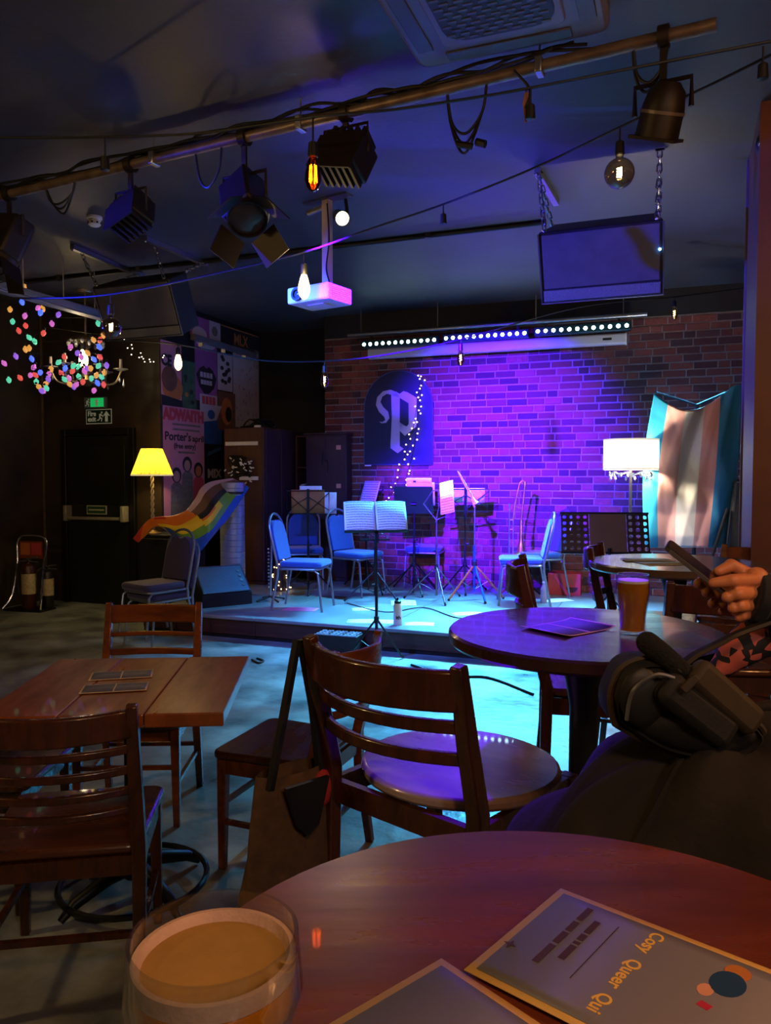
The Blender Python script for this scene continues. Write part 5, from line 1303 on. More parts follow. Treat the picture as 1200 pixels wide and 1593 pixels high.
# small cube plug on the pipe
# lit mini spotlight + projector on its column
pj = at_z(497, 303, H); PD_ = pj.y
pb3 = at_d(489, 462, PD_)
t = thing('projector', 'white ceiling projector on a pale column, lit blue on one side', 'projector', (pj.x, pj.y, pb3.z-.055), YAW+R(-12))
PJW = mat('projector_white', '#c4bcc0', .45, var=.04, scale=10)
part('body', B().slab(rrect(.36, .28, .02), 0, .11), PJW, t, bevel=.012)
part('lens_ring', B().lathe([(.03, 0), (.045, 0), (.045, .02), (.03, .02)], 20, xform((-.08, -.1405, .055), rx=R(90)), close=True), BLACKP, t)
part('lens', B().lathe([(.0295, .005), (.015, .012), (0, .014)], 16, xform((-.08, -.1405, .055), rx=R(90))), mat('dim_lens'), t)
for i in range(6): part('vent_slat', B().box(.181, .184, -.11, .11, .02+i*.013, .026+i*.013), PJW, t)
part('bottom_plate', B().box(-.07, .07, -.05, .05, -.006, -.0005), PJW, t)
hz_ = H-t.location.z
part('column', B().box(-.028, .028, .06, .116, .1105, hz_-.012), mat('column_white', '#b8a8a4', .45, var=.06), t, bevel=.004)
part('ceiling_plate', B().box(-.19, .19, .05, .13, hz_-.0115, hz_-.0005), STEEL, t)
part('side_arm', B().cyl((-.03, .09, hz_-.05), (-.17, .09, hz_-.07), .02, n=10), STEEL, t)
part('hung_lead', B().tube(smooth_path([(.03, .05, hz_-.05), (.045, .05, hz_*.6), (.02, .05, hz_*.35), (.05, .045, .15), (.01, .05, .115)], 6), .006, 5), CABLE, t)
sp0 = at_d(533, 340, PD_-.05)
t = thing('mini_spotlight', 'small black spotlight glowing warm yellow beside the projector column', 'spotlight', sp0, R(-20))
Ms = (Vector((-.5, .62, .42)).to_track_quat('Z', 'Y').to_matrix().to_4x4())
part('can', B().lathe([(0, .16), (.03, .155), (.04, .12), (.042, .02), (.05, 0), (.047, 0), (.038, .02), (0, .03)], 20, Ms), BLACK, t)
part('lit_lens', B().lathe([(.046, .002), (.03, -.006), (0, -.01)], 20, Ms), mat('lit_lens', '#fff0c0', .4, emit=(1, .78, .35), es=9), t)
part('mount', B().tube([(0, .09, .03), (-.01, .1, .1), (-.02, .1, H-sp0.z-.013)], .012, 6), BLACK, t)
part('knob', B().ball((-.04, .1, .02), .012), BLACKP, t)
lamp('SPOT', 'mini_spot_light', at_d(541, 345, PD_-.2), 14, (1, .74, .36), aim=(at_d(600, 900, 2.2)), size=.03, spot=70, blend=.8)

# ceiling cassette unit
a0_ = at_z(655, 84, H)
ca, cbb = to_ab(a0_)
t = ab_thing('air_conditioner', 'square ceiling air-conditioning cassette with a slotted grille, top right', 'air conditioner', ca+.42, cbb-.42, H-.075)
CASS = mat('cassette_white', '#6a6678', .45, var=.06, scale=6)
part('panel', B().slab(rrect(.84, .84, .06), 0, .0745), CASS, t, bevel=.02)
part('intake_frame', B().slab(rrect(.52, .52, .04), -.012, -.0005), CASS, t, bevel=.008)
GR = mat('grille_dark', '#17171c', .6, var=.1)
part('grille_recess', B().slab(rrect(.46, .46, .1), -.0145, -.0125), GR, t)
for i in range(14):
    y = -.205+i*.0315
    for j in range(7): part('grille_slot', B().box(-.2+j*.06+(.03 if i % 2 else 0)-.022, -.2+j*.06+(.03 if i % 2 else 0)+.016, y-.006, y+.006, -.018, -.0147), mat('grille_grey', '#4a4858', .5, var=.1), t)
for s_, (dx, dy) in enumerate(((0, .345), (0, -.345), (.345, 0), (-.345, 0))):
    wx, wy = (.27, .035) if dx == 0 else (.035, .27); part('air_vane', B().box(dx-wx, dx+wx, dy-wy, dy+wy, -.008, -.0005), mat('vane_grey', '#3c3a48', .5, var=.1), t, bevel=.004)

# hanging speakers with chains
def chain(name, parent, p_, q_, link_len=.055):
    p_, q_ = Vector(p_), Vector(q_); d = q_-p_; n = max(2, int(d.length/(link_len*.78))); b = B()
    Rm = d.to_track_quat('Z', 'Y').to_matrix().to_4x4()
    for i in range(n):
        c = p_ + d*((i+.5)/n); M_ = Matrix.Translation(c) @ Rm @ Matrix.Rotation(R(90*(i % 2)), 4, 'Z')
        o_ = part('chain_link', B().tube([(.014*math.cos(q), 0, .012*math.sin(q)+(link_len*.28 if math.sin(q) >= 0 else -link_len*.28)) for q in [2*math.pi*j/12 for j in range(12)]], .0045, 5, closed=True, M=M_), CHROME, parent)
def hung_speaker(label, px, py, d, w, h, dp, tilt, anchors, rz=0):
    p_ = at_d(px, py, d); t = thing('hanging_speaker', label, 'speaker', p_, YAW+rz, 'speakers hung from chains')
    Mb = xform((0, 0, 0), rx=R(tilt))
    part('case', B().slab([(-w/2, -dp/2), (w/2, -dp/2), (w/2-.05, dp/2), (-w/2+.05, dp/2)], -h/2, h/2, Mb), SPKR, t, bevel=.012)
    part('rear_panel', B().box(-w/2+.02, w/2-.02, -dp/2-.008, -dp/2-.0005, -h/2+.09, h/2-.02, Mb), mat('speaker_panel', '#4a4a56', .5, var=.15), t, bevel=.004)
    part('grille_strip', B().box(-w/2+.015, w/2-.015, -dp/2-.012, -dp/2-.0005, -h/2+.01, -h/2+.08, Mb), mat('speaker_mesh', '#6a6a6e', .5, .4, var=.25, scale=180, bump=.6), t, bevel=.004)
    part('trim_edge', B().tube([tuple(Mb @ Vector(q)) for q in ((-w/2, -dp/2-.006, h/2-.01), (-w/2, -dp/2-.006, -h/2), (w/2, -dp/2-.006, -h/2), (w/2, -dp/2-.006, h/2-.01))], .006, 6), STEEL, t)
    Mi = (Matrix.Translation(p_) @ Matrix.Rotation(YAW+rz, 4, 'Z')).inverted()
    for (ax, ay), (sx, sy, sz) in anchors:
        A_ = Mi @ at_z(ax, ay, H-.016); E = Mb @ Vector((sx*w/2, sy*dp/2, sz*h/2))
        chain('chain', t, A_, E); part('ceiling_hook', B().cbox(tuple(A_), (.05, .03, .006)), STEEL, t); part('eye_bolt', B().ball(tuple(E), .014), STEEL, t)
    return t, Mb
t, Mb = hung_speaker('dark loudspeaker hung from chains at the right, its panel lit blue', 938, 402, 5.0, .74, .44, .34, 24, (((838, 268), (-.9, -.9, 1)), ((838, 268), (-.9, .9, 1)), ((1027, 232), (.9, -.9, 1)), ((1027, 232), (.9, .9, 1))))
part('status_light', B().ball(tuple(Mb @ Vector((.35, -.182, .05))), .008), mat('blue_led', '#4080ff', .4, emit=(.1, .4, 1), es=30), t)
t, Mb = hung_speaker('dark loudspeaker hung from chains at the left above the posters', 232, 476, 6.7, .78, .46, .34, 24, (((125, 390), (-.9, -.9, 1)), ((215, 428), (-.7, .9, 1)), ((240, 378), (.85, -.9, 1)), ((318, 408), (.9, .9, 1))))
for (x0, y0, x1, y1), lb in (((112, 384, 222, 430), 'steel channel rail on the ceiling above the left speaker, nearer the chandelier'), ((226, 371, 321, 411), 'steel channel rail on the ceiling above the left speaker, nearer the projector'), ((836, 266, 866, 316), 'short steel channel rail on the ceiling above the right speaker')):
    a_, b_ = at_z(x0, y0, H-.022), at_z(x1, y1, H-.022); o = thing('ceiling_rail', lb, 'rail', a_, 0, 'ceiling rails'); part('channel', B().sq([Vector((0, 0, 0)), b_-a_], .028), STEEL, o)
    part('end_bolt', B().ball((0, 0, -.02), .012), CHROME, o)
# smoke detector
p_ = at_z(147, 337, H)
t = thing('smoke_detector', 'round white smoke detector lit violet on the ceiling at the left', 'smoke detector', p_, 0)
part('base', B().lathe([(.05, -.02), (.055, -.018), (.055, -.0005), (0, -.0005)], 24), WHITEP, t)
part('sensor_head', B().lathe([(0, -.075), (.03, -.072), (.045, -.06), (.048, -.0205), (0, -.0205)], 24), WHITEP, t)
for i in range(8): part('sensor_slot', B().cbox((.047*math.cos(R(45*i)), .047*math.sin(R(45*i)), -.05), (.01, .01, .012)), BLACKP, t)
# pale batten on rods at the left
a_, b_ = at_z(-30, 437, 3.0), at_z(164, 492, 3.0); d_ = b_-a_
t = thing('ceiling_batten', 'long pale fluorescent batten hung on rods above the coloured lights', 'light fitting', a_, math.atan2(d_.y, d_.x))
ln = d_.length
part('batten', B().box(0, ln, -.06, .06, -.03, .03), mat('batten_white', '#8a8a9a', .5, .2, var=.08), t, bevel=.008)
part('diffuser', B().box(.01, ln-.01, -.05, .05, -.045, -.0305), mat('batten_diffuser', '#a4a8b8', .4, var=.05), t, bevel=.01)
for f_ in (.3, .62, .9): part('drop_rod', B().cyl((ln*f_, 0, .0305), (ln*f_, 0, .399), .005, n=6), STEEL, t)
# round mesh fan guard in the corner and security camera
p_ = at_d(4, 400, 5.2)
t = thing('wall_fan', 'edge of a round wire fan guard at the left frame edge', 'fan', p_, 0)
for r__ in (.06, .12, .17): part('guard_ring', B().tube([(r__*math.cos(2*math.pi*i/28)-.05, 0, r__*math.sin(2*math.pi*i/28)) for i in range(28)], .004, 5, closed=True), BLACK, t)
for i in range(8): part('guard_spoke', B().tube([(-.05, 0, 0), (-.05+.17*math.cos(R(45*i)), 0, .17*math.sin(R(45*i)))], .003, 4), BLACK, t)
part('bracket', B().tube([(-.05, .02, 0), (-.05, .02, H-p_.z-.001)], .012, 6), BLACK, t)
p_ = at_d(1193, 222, 4.15)
t = thing('security_camera', 'black dome camera at the top of the brown partition', 'camera', p_, 0)
part('dome', B().ball((.02, 0, 0), .075), BLACKP, t); part('lens_glint', B().ball((-.045, -.04, -.02), .018), CHROME, t); part('arm', B().cyl((.03, 0, .06), (.03, 0, H-p_.z-.001), .02, n=10), BLACK, t)

# ------------------------------------------------------------------ string lights
BULBG = thin_glass('bulb_glass', '#e8dcc8', 1.5)
AMBG = thin_glass('amber_bulb_glass', '#d88838', 1.4)
FILA = mat('hot_filament', '#ffd890', .5, emit=(1, .62, .18), es=40)
FILW = mat('white_filament', '#fff0d8', .5, emit=(1, .82, .55), es=22)
GLOWB = mat('glowing_bulb', '#ffe0a0', .4, emit=(1, .66, .24), es=5)
def socket(t, p_, cord, kind, k=1.0):
    """p_ in the thing's frame: where the cord leaves the string"""
    p_ = Vector(p_); z0 = p_.z-cord
    s_ = part('lamp_holder', B().cyl(tuple(p_), (p_.x, p_.y, z0-.001), .004, n=6).lathe([(.008, .0), (.018*k, -.008), (.02*k, -.06*k), (.017*k, -.062*k), (0, -.062*k)], 12, Matrix.Translation((p_.x, p_.y, z0))), BLACKP, t)
    if kind is None: return
    Mt = Matrix.Translation((p_.x, p_.y, z0-.062*k)) @ Matrix.Scale(k, 4)
    if kind.startswith('globe'):
        part('bulb', B().lathe([(.014, 0), (.016, -.012)]+[(.0625*math.sin(R(q)), -.072-.0625*math.cos(R(180-q))*-1*-1 if False else -.075+.0625*math.cos(R(q))) for q in range(18, 180, 9)]+[(.0001, -.1375)], 24, Mt), BULBG, s_, solid=-.0015)
        part('filament', B().tube([(.009*math.cos(i*.9), .009*math.sin(i*.9), -.05-.0016*i) for i in range(28)], .0032, 5, M=Mt), FILW, s_)
    else:
        prof = [(.014, 0), (.02, -.015), (.031, -.06), (.032, -.085), (.025, -.11), (.012, -.127), (.0001, -.132)]
        lit = kind != 'edison_off'
        part('bulb', B().lathe(prof, 20, Mt), GLOWB if kind == 'edison_hot' else AMBG if kind == 'edison_amber' else BULBG, s_, solid=-.0012)
        b = B()
        if kind == 'edison_amber':
            for i in range(6): q = R(60*i); b.tube([(.012*math.cos(q), .012*math.sin(q), -.03), (.015*math.cos(q+.3), .015*math.sin(q+.3), -.095)], .0022, 5, M=Mt)
        else: b.tube([(.008*math.cos(i), .008*math.sin(i), -.035-.0032*i) for i in range(18)], .0025, 5, M=Mt)
        part('filament', b, FILA if lit else FILW, s_)
def string_lights(label, pts, bulbs, r=.006):
    P = [at_d(*q) for q in pts]; t = thing('string_lights', label, 'string lights', P[0], 0, 'festoon strings')
    part('cable', B().tube([q-P[0] for q in smooth_path(P, 6)], r, 6), CABLE, t)
    for (px, py, d, cord, kind, k_) in bulbs: socket(t, at_d(px, py, d)-P[0], cord, kind, k_)
    return t
string_lights('long string light cable with clear globe bulbs from right to left under the ceiling',
    [(1215, 78, 3.05), (1100, 135, 3.3), (965, 198, 3.68), (830, 262, 4.1), (690, 318, 4.5), (580, 355, 4.5), (475, 392, 4.45), (330, 427, 4.6), (172, 458, 4.75), (60, 464, 4.9), (-40, 462, 5.0)],
    [(965, 198, 3.68, .06, 'globe', 1.1), (690, 318, 4.5, .05, None, 1), (473, 393, 4.45, .06, 'edison_hot', 1.05), (172, 458, 4.75, .06, 'globe', 1.02)])
string_lights('string light cable close to the lighting pipe with one glowing amber bulb',
    [(1215, 62, 2.95), (1170, 70, 3.0), (825, 137, 3.2), (700, 158, 3.3), (600, 172, 3.35), (490, 182, 3.42), (300, 208, 3.8), (110, 214, 4.2), (-20, 214, 4.4)],
    [(1188, 72, 2.98, .06, None, 1), (826, 138, 3.2, .06, None, 1), (487, 183, 3.42, .10, 'edison_amber', 1.12), (163, 212, 4.1, .1, None, 1.2)])
string_lights('string light cable at the back by the brick wall with small bulbs',
    [(150, 528, 5.4), (277, 536, 5.6), (400, 560, 6.0), (505, 562, 6.2), (600, 552, 6.2), (717, 528, 6.2), (900, 478, 6.3), (1050, 462, 6.5), (1160, 448, 6.7)],
    [(277, 536, 5.6, .02, 'edison_hot', .85), (505, 562, 6.2, .03, 'edison_off', .95), (717, 528, 6.2, .03, 'edison_off', .95), (1050, 462, 6.5, .03, 'edison_off', .85)])
lamp('POINT', 'bulb_glow', at_d(473, 425, 4.4), 2.5, (1, .7, .3), size=.04)
lamp('POINT', 'bulb_glow_back', at_d(277, 575, 5.6), 7, (1, .65, .25), size=.04)
t = string_lights('thin bare wire with a decorative cluster on the ceiling pipe', [(800, 110, 3.25), (825, 140, 3.22), (818, 168, 3.22)], []); t['label'] = 'short wire dangling a tan feather-like scrap beside an empty lamp holder'
part('scrap', B().prism([(0, 0), (.02, -.02), (.015, -.12), (0, -.13), (-.012, -.05)], .006, xform(tuple(at_d(818, 140, 3.22)-at_d(800, 110, 3.25)))), mat('tan_scrap', '#8a5a44', .7, var=.2), t)

# chandelier with coloured string lights
cr_ = at_z(132, 452, H); CDp = cr_.y
cz0 = at_d(130, 592, CDp).z
t = thing('chandelier', 'old crystal chandelier with curved arms hung at the left, wrapped in coloured lights', 'chandelier', (cr_.x, cr_.y, cz0), R(10))
DULL = mat('dull_brass', '#8a7a60', .35, .8, var=.2)
tz = H-cz0
part('ceiling_rose', B().lathe([(.09, tz-.03), (.1, tz-.012), (.1, tz-.0005), (0, tz-.0005)], 24), DULL, t)
part('stem', B().cyl((0, 0, .0), (0, 0, tz-.03), .012, n=10), DULL, t)
part('crown', B().lathe([(.10, .46), (.17, .42), (.18, .40), (.165, .40), (.095, .45)], 24, close=True), DULL, t)
part('centre_bowl', B().lathe([(0, -.06), (.04, -.05), (.09, .0), (.05, .05), (.03, .2), (.05, .28), (.02, .36)], 20), DULL, t)
for i in range(6):
    q = R(60*i+5); c, s_ = math.cos(q), math.sin(q)
    am = part('arm', B().tube(smooth_path([(.05*c, .05*s_, .02), (.17*c, .17*s_, -.04), (.29*c, .29*s_, -.01), (.345*c, .345*s_, .11)], 6), .011, 8), DULL, t)
    part('drip_pan', B().lathe([(.02, 0), (.075, .018), (.075, .024), (.02, .01)], 16, Matrix.Translation((.345*c, .345*s_, .11)), close=True), CRY, am)
    part('candle', B().cyl((.345*c, .345*s_, .134), (.345*c, .345*s_, .235), .017, .014, n=10), mat('candle_ivory', '#c8bca8', .6, var=.05), am)
    for j in range(2): part('crystal_drop', B().lathe([(0, -.1), (.014, -.08), (.004, -.03), (0, .0)], 8, Matrix.Translation(((.33+.04*j)*c, (.33+.04*j)*s_, .09-.05*j))), CRY, am)
for i in range(16):
    q = 2*math.pi*i/16; part('crystal_bead', B().ball((.172*math.cos(q), .172*math.sin(q), .39-.02*(i % 2)), .02, (1, 1, 1.4), 8, 6), CRY, t)
socket(t, (.0, -.13, .40), .01, 'edison_hot', 1.45)
lamp('POINT', 'chandelier_bulb_light', (cr_.x, cr_.y-.25, cz0+.2), 2.5, (1, .78, .45), size=.04)
CC = {'r': (1, .10, .08), 'b': (.05, .12, 1), 'g': (.12, .9, .55), 'o': (1, .45, .08), 'p': (.85, .18, .75), 'v': (.38, .14, 1)}
CM = {k_: mat('colour_bulb_'+k_, tuple(.15+.5*c for c in v_), .3, emit=v_, es=.45 if k_ != 'b' else 1.1) for k_, v_ in CC.items()}
spots = [(85,332,'o'),(107,435,'g'),(212,385,'p'),(158,512,'r'),(217,470,'r'),(370,532,'r'),(440,452,'p'),(498,375,'v'),(345,360,'b'),(360,325,'o'),(328,318,'p'),(185,268,'b'),(205,142,'o'),(555,290,'o'),(370,238,'g'),(245,570,'g'),(293,602,'g'),(215,670,'o'),(247,660,'o'),(133,728,'v'),(268,750,'b'),(32,788,'p'),(288,822,'p'),(75,930,'g'),(168,912,'r'),(262,888,'p'),(297,888,'r'),(343,865,'b'),(415,880,'p'),(408,922,'v'),(308,945,'g'),(327,988,'o'),(390,962,'o'),(393,1000,'g'),(350,1020,'v'),(368,1022,'p'),
 (545,735,'r'),(500,780,'g'),(555,830,'b'),(432,835,'o'),(518,872,'r'),(618,855,'r'),(545,925,'g'),(585,915,'p'),(588,965,'o'),(628,985,'v'),(650,970,'p'),(705,945,'r'),(668,900,'g'),(660,700,'v'),(600,650,'p'),(690,735,'p'),(715,855,'p'),(735,830,'v'),(770,830,'o'),(795,755,'b'),(840,650,'b'),(848,590,'r'),(792,590,'o'),(845,735,'r'),(838,810,'g'),(905,805,'v'),(820,890,'o'),(778,915,'g'),(860,905,'g'),(885,865,'o'),(825,955,'b'),(880,968,'r'),(800,1018,'p'),(875,550,'o'),(832,450,'g'),(740,700,'o'),(665,815,'g'),(625,810,'g')]
S0 = at_d(0, 580, CDp-.3)
t = thing('coloured_string_lights', 'string of small red, blue, green and amber lights looped around the chandelier', 'string lights', S0, 0)
r_ = random.Random(4); pts = []
bm = {k_: B().lathe([(.010, .028), (.012, .018), (.024, .006), (.025, -.008), (.016, -.03), (.0005, -.042)], 10).mesh('bulb', m_) for k_, m_ in CM.items()}
cm_ = B().cyl((0, 0, .0285), (0, 0, .05), .0115, n=8).mesh('bulb_cap', BLACKP)
for (x, y, c) in spots:
    px, py = x/5.4545, 420+y/5.4545
    q = at_d(px, py, CDp - r_.uniform(.36, .5)) - S0; pts.append(q)
    o = link('bulb', bm[c], t); o.location = q; o.rotation_euler = (r_.uniform(-.5, .5), r_.uniform(-.7, .7), 0)
    cpp = link('bulb_cap', cm_, o)
groups_ = [[p_ for p_ in pts if p_.x < at_d(75, 500, CDp).x-S0.x], [p_ for p_ in pts if p_.x >= at_d(75, 500, CDp).x-S0.x]]
for g in groups_:
    g = sorted(g, key=lambda q: (round(q.z/.12), q.x*(1 if round(q.z/.12) % 2 else -1)))
    part('wire', B().tube([q+Vector((0, .03, .06)) for q in g], .003, 4), CABLE, t)
part('wire', B().tube([pts[12]+Vector((0, .03, .06)), pts[11]+Vector((0, .03, .06)), pts[14]+Vector((0, .03, .06)), pts[13]+Vector((0, .03, .06))], .003, 4), CABLE, t)
fairy('short strand of white fairy lights dangling below the left speaker', [[at_d(x, y, 6.3) for x, y in ((198, 530), (206, 545), (220, 558), (236, 563), (252, 555))]], mat('cool_fairy_glow', '#fff4e0', .5, emit=(1, .85, .7), es=3), 16, .005)

# ------------------------------------------------------------------ person at the right with phone, coat and bag
SKIN = mat('skin', '#b8714a', .5, var=.1, scale=18, bump=.06)
JACK = mat('dark_jacket', '#0d0e16', .85, var=.25, scale=40, bump=.2, sheen=.1)
def remesh(o, vox, smooth_it=4):
    q = o.modifiers.new('r', 'REMESH'); q.mode = 'VOXEL'; q.voxel_size = vox; q.use_smooth_shade = True
    q = o.modifiers.new('m', 'SMOOTH'); q.iterations = smooth_it; q.factor = .5
def limb(b, pts, rad, n=12):
    P = [Vector(p_) for p_ in pts]; b.tube(P, rad, n)
    for p_, r__ in zip(P, rad): b.ball(tuple(p_), r__, nu=n, nv=8)
PX = Vector((.98, 1.36, 0))
per = thing('person', 'person at the right edge in a dark jacket holding a phone in both hands', 'person', PX, 0)
def L(px, py, d): return at_d(px, py, d)-PX
b = B()
# near hand: palm, four curled fingers and thumb around the phone's lower end
limb(b, [L(1178, 900, 1.31), L(1176, 925, 1.315), L(1170, 950, 1.32)], [.020, .024, .018])
limb(b, [L(1210, 925, 1.315), L(1180, 922, 1.315)], [.028, .027])
limb(b, [L(1172, 902, 1.295), L(1140, 903, 1.268), L(1110, 907, 1.278)], [.0118, .0112, .0085])
limb(b, [L(1172, 923, 1.30), L(1148, 924, 1.268), L(1132, 929, 1.272), L(1138, 933, 1.288)], [.0118, .0112, .0100, .0085])
limb(b, [L(1170, 942, 1.305), L(1152, 943, 1.275), L(1141, 946, 1.277), L(1146, 949, 1.292)], [.0110, .0105, .0095, .008])
limb(b, [L(1166, 956, 1.315), L(1156, 958, 1.288), L(1151, 961, 1.29), L(1154, 963, 1.30)], [.0092, .0088, .008, .007])
limb(b, [L(1178, 905, 1.325), L(1160, 893, 1.33), L(1138, 880, 1.33), L(1118, 889, 1.322)], [.016, .0145, .0125, .0085])
o = part('near_hand', b, SKIN, per); remesh(o, .0024, 3)
b = B()
limb(b, [L(1200, 935, 1.44), L(1160, 925, 1.42), L(1138, 920, 1.40)], [.027, .026, .020])
limb(b, [L(1140, 912, 1.395), L(1112, 908, 1.372), L(1088, 908, 1.378), L(1092, 901, 1.395)], [.0118, .0115, .0105, .008])
limb(b, [L(1142, 926, 1.395), L(1120, 923, 1.368), L(1100, 922, 1.372), L(1104, 916, 1.39)], [.0112, .011, .0098, .008])
limb(b, [L(1145, 940, 1.40), L(1126, 939, 1.372), L(1109, 939, 1.376), L(1114, 934, 1.39)], [.0105, .0102, .0092, .0075])
limb(b, [L(1150, 952, 1.405), L(1136, 952, 1.382), L(1124, 951, 1.385)], [.009, .0088, .0075])
limb(b, [L(1158, 912, 1.41), L(1146, 890, 1.40), L(1132, 884, 1.385), L(1114, 892, 1.37)], [.0145, .0135, .012, .0085])
o = part('far_hand', b, SKIN, per); remesh(o, .0024, 3)
# jacket: sleeves with cuffs and the torso
b = B()
sh_r, sh_l = Vector((.02, -.20, 1.34)), Vector((.04, .22, 1.34))
limb(b, [L(1185, 930, 1.315), L(1260, 960, 1.29), Vector((-.03, -.2, 1.13)), sh_r], [.040, .050, .062, .075], 14)
limb(b, [L(1195, 935, 1.44), L(1270, 960, 1.46), Vector((-.03, .2, 1.13)), sh_l], [.038, .048, .060, .075], 14)
limb(b, [Vector((.06, 0, .86)), Vector((.05, 0, 1.08)), Vector((.04, 0, 1.30))], [.16, .155, .14], 18)
limb(b, [sh_r, Vector((.04, 0, 1.38)), sh_l], [.075, .085, .075], 14)
limb(b, [Vector((.06, -.09, .86)), Vector((-.30, -.10, .86)), Vector((-.36, -.10, .45))], [.095, .075, .055], 14)
limb(b, [Vector((.06, .09, .86)), Vector((-.30, .12, .86)), Vector((-.36, .12, .45))], [.095, .075, .055], 14)
limb(b, [Vector((-.36, -.10, .45)), Vector((-.38, -.10, .08)), Vector((-.47, -.10, .045))], [.055, .04, .04], 12)
limb(b, [Vector((-.36, .12, .45)), Vector((-.38, .12, .08)), Vector((-.47, .12, .045))], [.055, .04, .04], 12)
o = part('dark_clothing', b, JACK, per); remesh(o, .012, 4)
b = B(); cf = [(L(1172, 928, 1.315)-L(1215, 942, 1.31)).normalized()]
b.cyl(tuple(L(1169, 927, 1.316)), tuple(L(1190, 932, 1.314)), .046, .047, n=18)
part('cuff', b, JACK, per, bevel=.004)
b = B(); limb(b, [Vector((.04, 0, 1.36)), Vector((.02, 0, 1.50))], [.058, .052], 14)
b.ball((0, 0, 1.60), .1, (.95, .78, 1.18), 18, 14); b.ball((-.105, 0, 1.585), .016, (1.2, .8, 1.2)); b.ball((-.03, -.078, 1.59), .02, (.6, .4, 1.2)); b.ball((-.03, .078, 1.59), .02, (.6, .4, 1.2)); b.ball((-.088, 0, 1.545), .02, (.6, 1.2, .4))
o = part('head', b, SKIN, per); remesh(o, .008, 3)
part('hair', B().ball((.025, 0, 1.63), .112, (.95, .85, 1.08), 18, 12), mat('dark_hair', '#15100c', .6, var=.2, scale=40, bump=.3), per)
for s_ in (-1, 1): part('eye', B().ball((-.092, .032*s_, 1.61), .011), mat('eye_dark', '#1a1614', .2, var=.05), per)
# patterned top peeking out under the jacket
def patt(name):
    m = bpy.data.materials.new(name); m.use_nodes = True; N = m.node_tree.nodes; Lk = m.node_tree.links; bs = N['Principled BSDF']
    tc = N.new('ShaderNodeTexCoord'); vo = N.new('ShaderNodeTexVoronoi'); vo.inputs['Scale'].default_value = 52
    Lk.new(tc.outputs['Object'], vo.inputs['Vector']); sx_ = N.new('ShaderNodeSeparateXYZ'); Lk.new(vo.outputs['Color'], sx_.inputs[0])
    cr = N.new('ShaderNodeValToRGB'); cr.color_ramp.interpolation = 'CONSTANT'; e = cr.color_ramp.elements
    e[0].color = (*hexc('#150f16'), 1); e[1].position = .55; e[1].color = (*hexc('#b8584e'), 1)
    Lk.new(sx_.outputs['X'], cr.inputs[0]); Lk.new(cr.outputs[0], bs.inputs['Base Color']); bs.inputs['Roughness'].default_value = .8; return m
b = B(); limb(b, [L(1115, 1045, 1.36), L(1150, 1012, 1.35), L(1185, 985, 1.36), L(1220, 975, 1.38)], [.018, .032, .042, .05], 14)
o = part('patterned_sleeve', b, patt('pink_black_print'), per); remesh(o, .006, 3)
# phone
f0, f1 = at_d(1058, 862, 1.36), at_d(1126, 915, 1.335)
dirx = (f1-f0).normalized(); ln = .155
t = thing('phone', 'dark phone held tilted in both hands over the table', 'phone', (f0+f1)/2, 0)
ny = Vector((.25, 1, .25)); ny = (ny-dirx*ny.dot(dirx)).normalized(); nz = dirx.cross(ny)
Mr = Matrix((dirx, ny, nz)).transposed().to_4x4()
part('phone_body', B().slab(rrect(ln*.95, .072, .012), -.004, .004, Mr), BLACKP, t, bevel=.0015)
part('screen', B().slab(rrect(ln*.92, .067, .01), .0042 if nz.z > 0 else -.005, .005 if nz.z > 0 else -.0042, Mr), mat('phone_screen', '#20222c', .1, var=.05), t)
part('side_edge', B().box(-ln*.42, ln*.42, -.0368, -.0362, -.003, .003, Mr), STEEL, t)

# coat heaped over the lap and seat
COAT = mat('olive_brown_coat', '#150f0a', .9, var=.3, scale=26, bump=.35)
CPX = Vector((.545, 1.20, 0))
ct = thing('coat', 'dark olive-brown coat heaped over the lap beside the nearest table', 'coat', (CPX.x, CPX.y, .645), 0)
def coatf(u, v):
    q = 2*math.pi*u; rr = math.sin(min(1, v*1.02)*math.pi*.5)
    ex_ = .40*(1+.08*math.sin(3*q+1)+.06*math.sin(7*q)); ey = .24*(1+.08*math.cos(4*q))
    z_ = .47*math.cos(v*math.pi*.5)**.8 if v < 1 else 0
    fold = .028*math.sin(9*q+5*v)*v + .02*math.sin(5*q-8*v+1)+.012*math.sin(15*q+3*v)*v
    x_ = ex_*rr*math.cos(q); y_ = ey*rr*math.sin(q)
    tilt = .10*(x_/.36)
    return (x_+fold*.6*math.cos(q), y_+fold*.6*math.sin(q), z_*.93+fold*.8+tilt*(1-v*.6))
part('cloth', B().grid(coatf, 72, 26), COAT, ct, solid=.008, ang=60)
part('seam', B().tube([tuple(Vector(coatf(.62+.02*math.sin(4*v), v))+Vector((0, 0, .006))) for v in [.1+.08*i for i in range(11)]], .006, 6), COAT, ct)
def pocket(u, v): return tuple(Vector(coatf(.55+.07*u, .55+.3*v))*1.015)
part('pocket_flap', B().grid(pocket, 8, 6), COAT, ct, solid=.006)
st = wood_chair('bar_chair', 'bar chair hidden beneath the heaped dark coat', 'bar chair', (.66, 1.24, 0), face((0, 1)), w=.38, dep=.34, **{**BS, 'top': .80, 'seat_h': .60}) if False else None
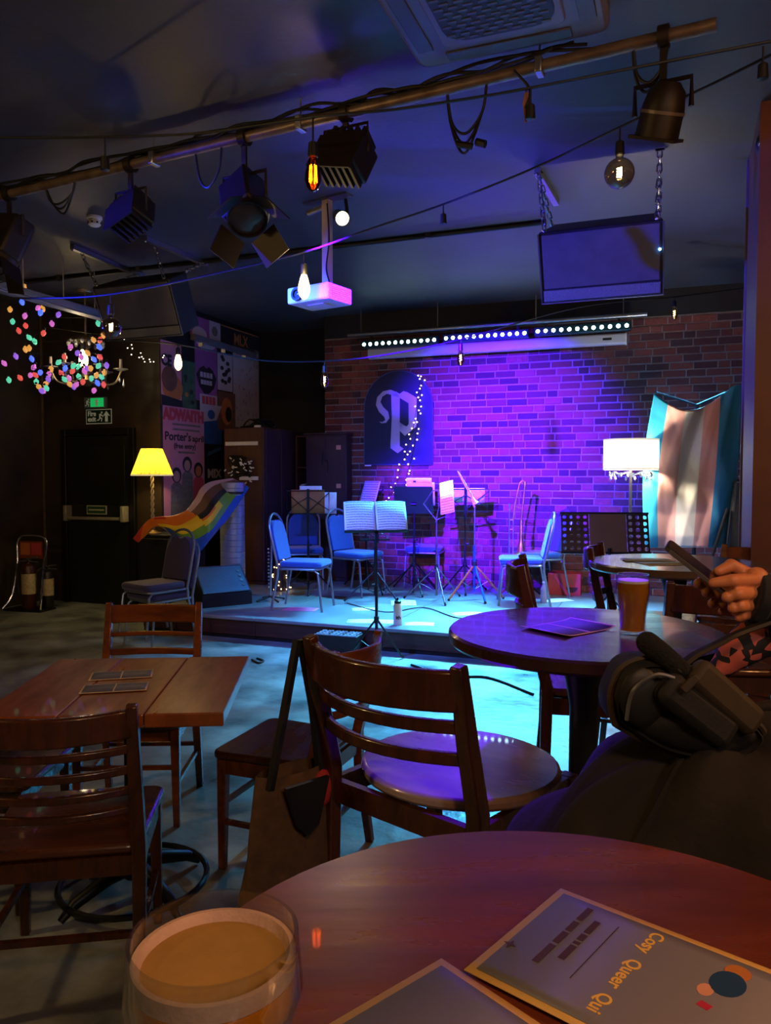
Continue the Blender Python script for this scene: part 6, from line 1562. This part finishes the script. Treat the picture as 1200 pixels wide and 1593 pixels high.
# dark handbag resting on the coat
BAGM = mat('dark_bag_cloth', '#0b0a0a', .75, var=.25, scale=30, bump=.3); BAGO = mat('olive_bag_panel', '#2e2315', .7, var=.2, scale=18, bump=.2)
BD = 1.16
Q = at_d(1065, 1085, BD)
bg = thing('handbag', 'dark soft bag with olive panel and straps lying on the coat', 'bag', Q, 0)
def BL(px, py, d): return at_d(px, py, d)-Q
out = [(955, 1120), (948, 1080), (962, 1040), (1000, 1022), (1050, 1028), (1100, 1060), (1160, 1110), (1180, 1140), (1150, 1165), (1100, 1175), (1050, 1165), (1000, 1145)]
C_ = Vector((0, 0, 0)); V = []; F = []; n = len(out); sm = smooth_path([BL(x, y, BD) for x, y in out+out[:1]], 4)[:-1]; n = len(sm)
rings = [(1.0, .05), (1.03, .0), (1.0, -.022), (.93, -.034), (.90, -.026), (.86, -.030), (.7, -.048), (.5, -.050), (.3, -.056), (.12, -.052)]
for (s_, dy) in rings:
    for q in sm: V.append(Vector((q.x*s_, dy+q.y*s_, q.z*s_)) + Vector((.004*math.sin(40*q.z), .007*math.sin(38*q.x+25*q.z)+.005*math.sin(70*q.z-30*q.x), .004*math.sin(45*q.x))))
for i in range(len(rings)-1):
    for j in range(n): F.append((i*n+j, i*n+(j+1) % n, (i+1)*n+(j+1) % n, (i+1)*n+j))
F.append(tuple((len(rings)-1)*n+j for j in range(n))); F.append(tuple(range(n-1, -1, -1)))
part('bag_body', B().add(V, F), BAGM, bg, ang=70)
part('piping', B().tube([Vector((q.x*1.03, q.y-.015, q.z*1.03)) for q in sm], .005, 6, closed=True), BAGO, bg)
def pad(p_, q_, w_, th, nrm_=Vector((0, -1, .25))):
    d_ = (q_-p_); x_ = d_.normalized(); y_ = (nrm_-x_*nrm_.dot(x_)).normalized(); z_ = x_.cross(y_)
    M_ = Matrix((x_, y_, z_)).transposed().to_4x4(); M_.translation = (p_+q_)/2
    return B().prism(rrect(d_.length, w_, min(w_, d_.length)*.3), th, M_ @ Matrix.Translation((0, -th/2, 0)))
part('olive_panel', pad(BL(1078, 1040, BD-.06), BL(1176, 1128, BD-.05), .046, .03), BAGO, bg, bevel=.01)
part('front_pocket', pad(BL(1030, 1062, BD-.06), BL(1135, 1145, BD-.055), .05, .036), BAGM, bg, bevel=.012)
part('webbing', pad(BL(1062, 1075, BD-.085), BL(1085, 1052, BD-.085), .012, .008), BAGO, bg, bevel=.002)
part('zip_line', B().tube(smooth_path([BL(975, 1120, BD-.05), BL(985, 1075, BD-.06), BL(1020, 1050, BD-.065), BL(1050, 1055, BD-.07)], 6), .003, 5), STEEL, bg)
part('inner_opening', B().ball(tuple(BL(1000, 1085, BD-.045)), .034, (1.0, .3, 1.3)), CABLE, bg)
part('buckle', B().cyl(tuple(BL(988, 1064, BD-.04)), tuple(BL(1006, 1064, BD-.05)), .0025, n=8), CHROME, bg)
part('strap', B().tube(smooth_path([BL(1050, 1045, BD-.06), BL(1080, 1020, BD-.0), BL(1120, 1000, BD+.06), BL(1150, 985, BD+.1), BL(1215, 962, BD+.12)], 6), .009, 6, flat=.5), CABLE, bg)
b = B(); limb(b, [BL(1008, 1000, BD-.02), BL(1030, 1016, BD-.03), BL(1062, 1042, BD-.05)], [.017, .016, .013], 14)
part('fleece_handle', b, mat('black_fleece', '#08080a', .95, var=.3, scale=90, bump=.8), bg)
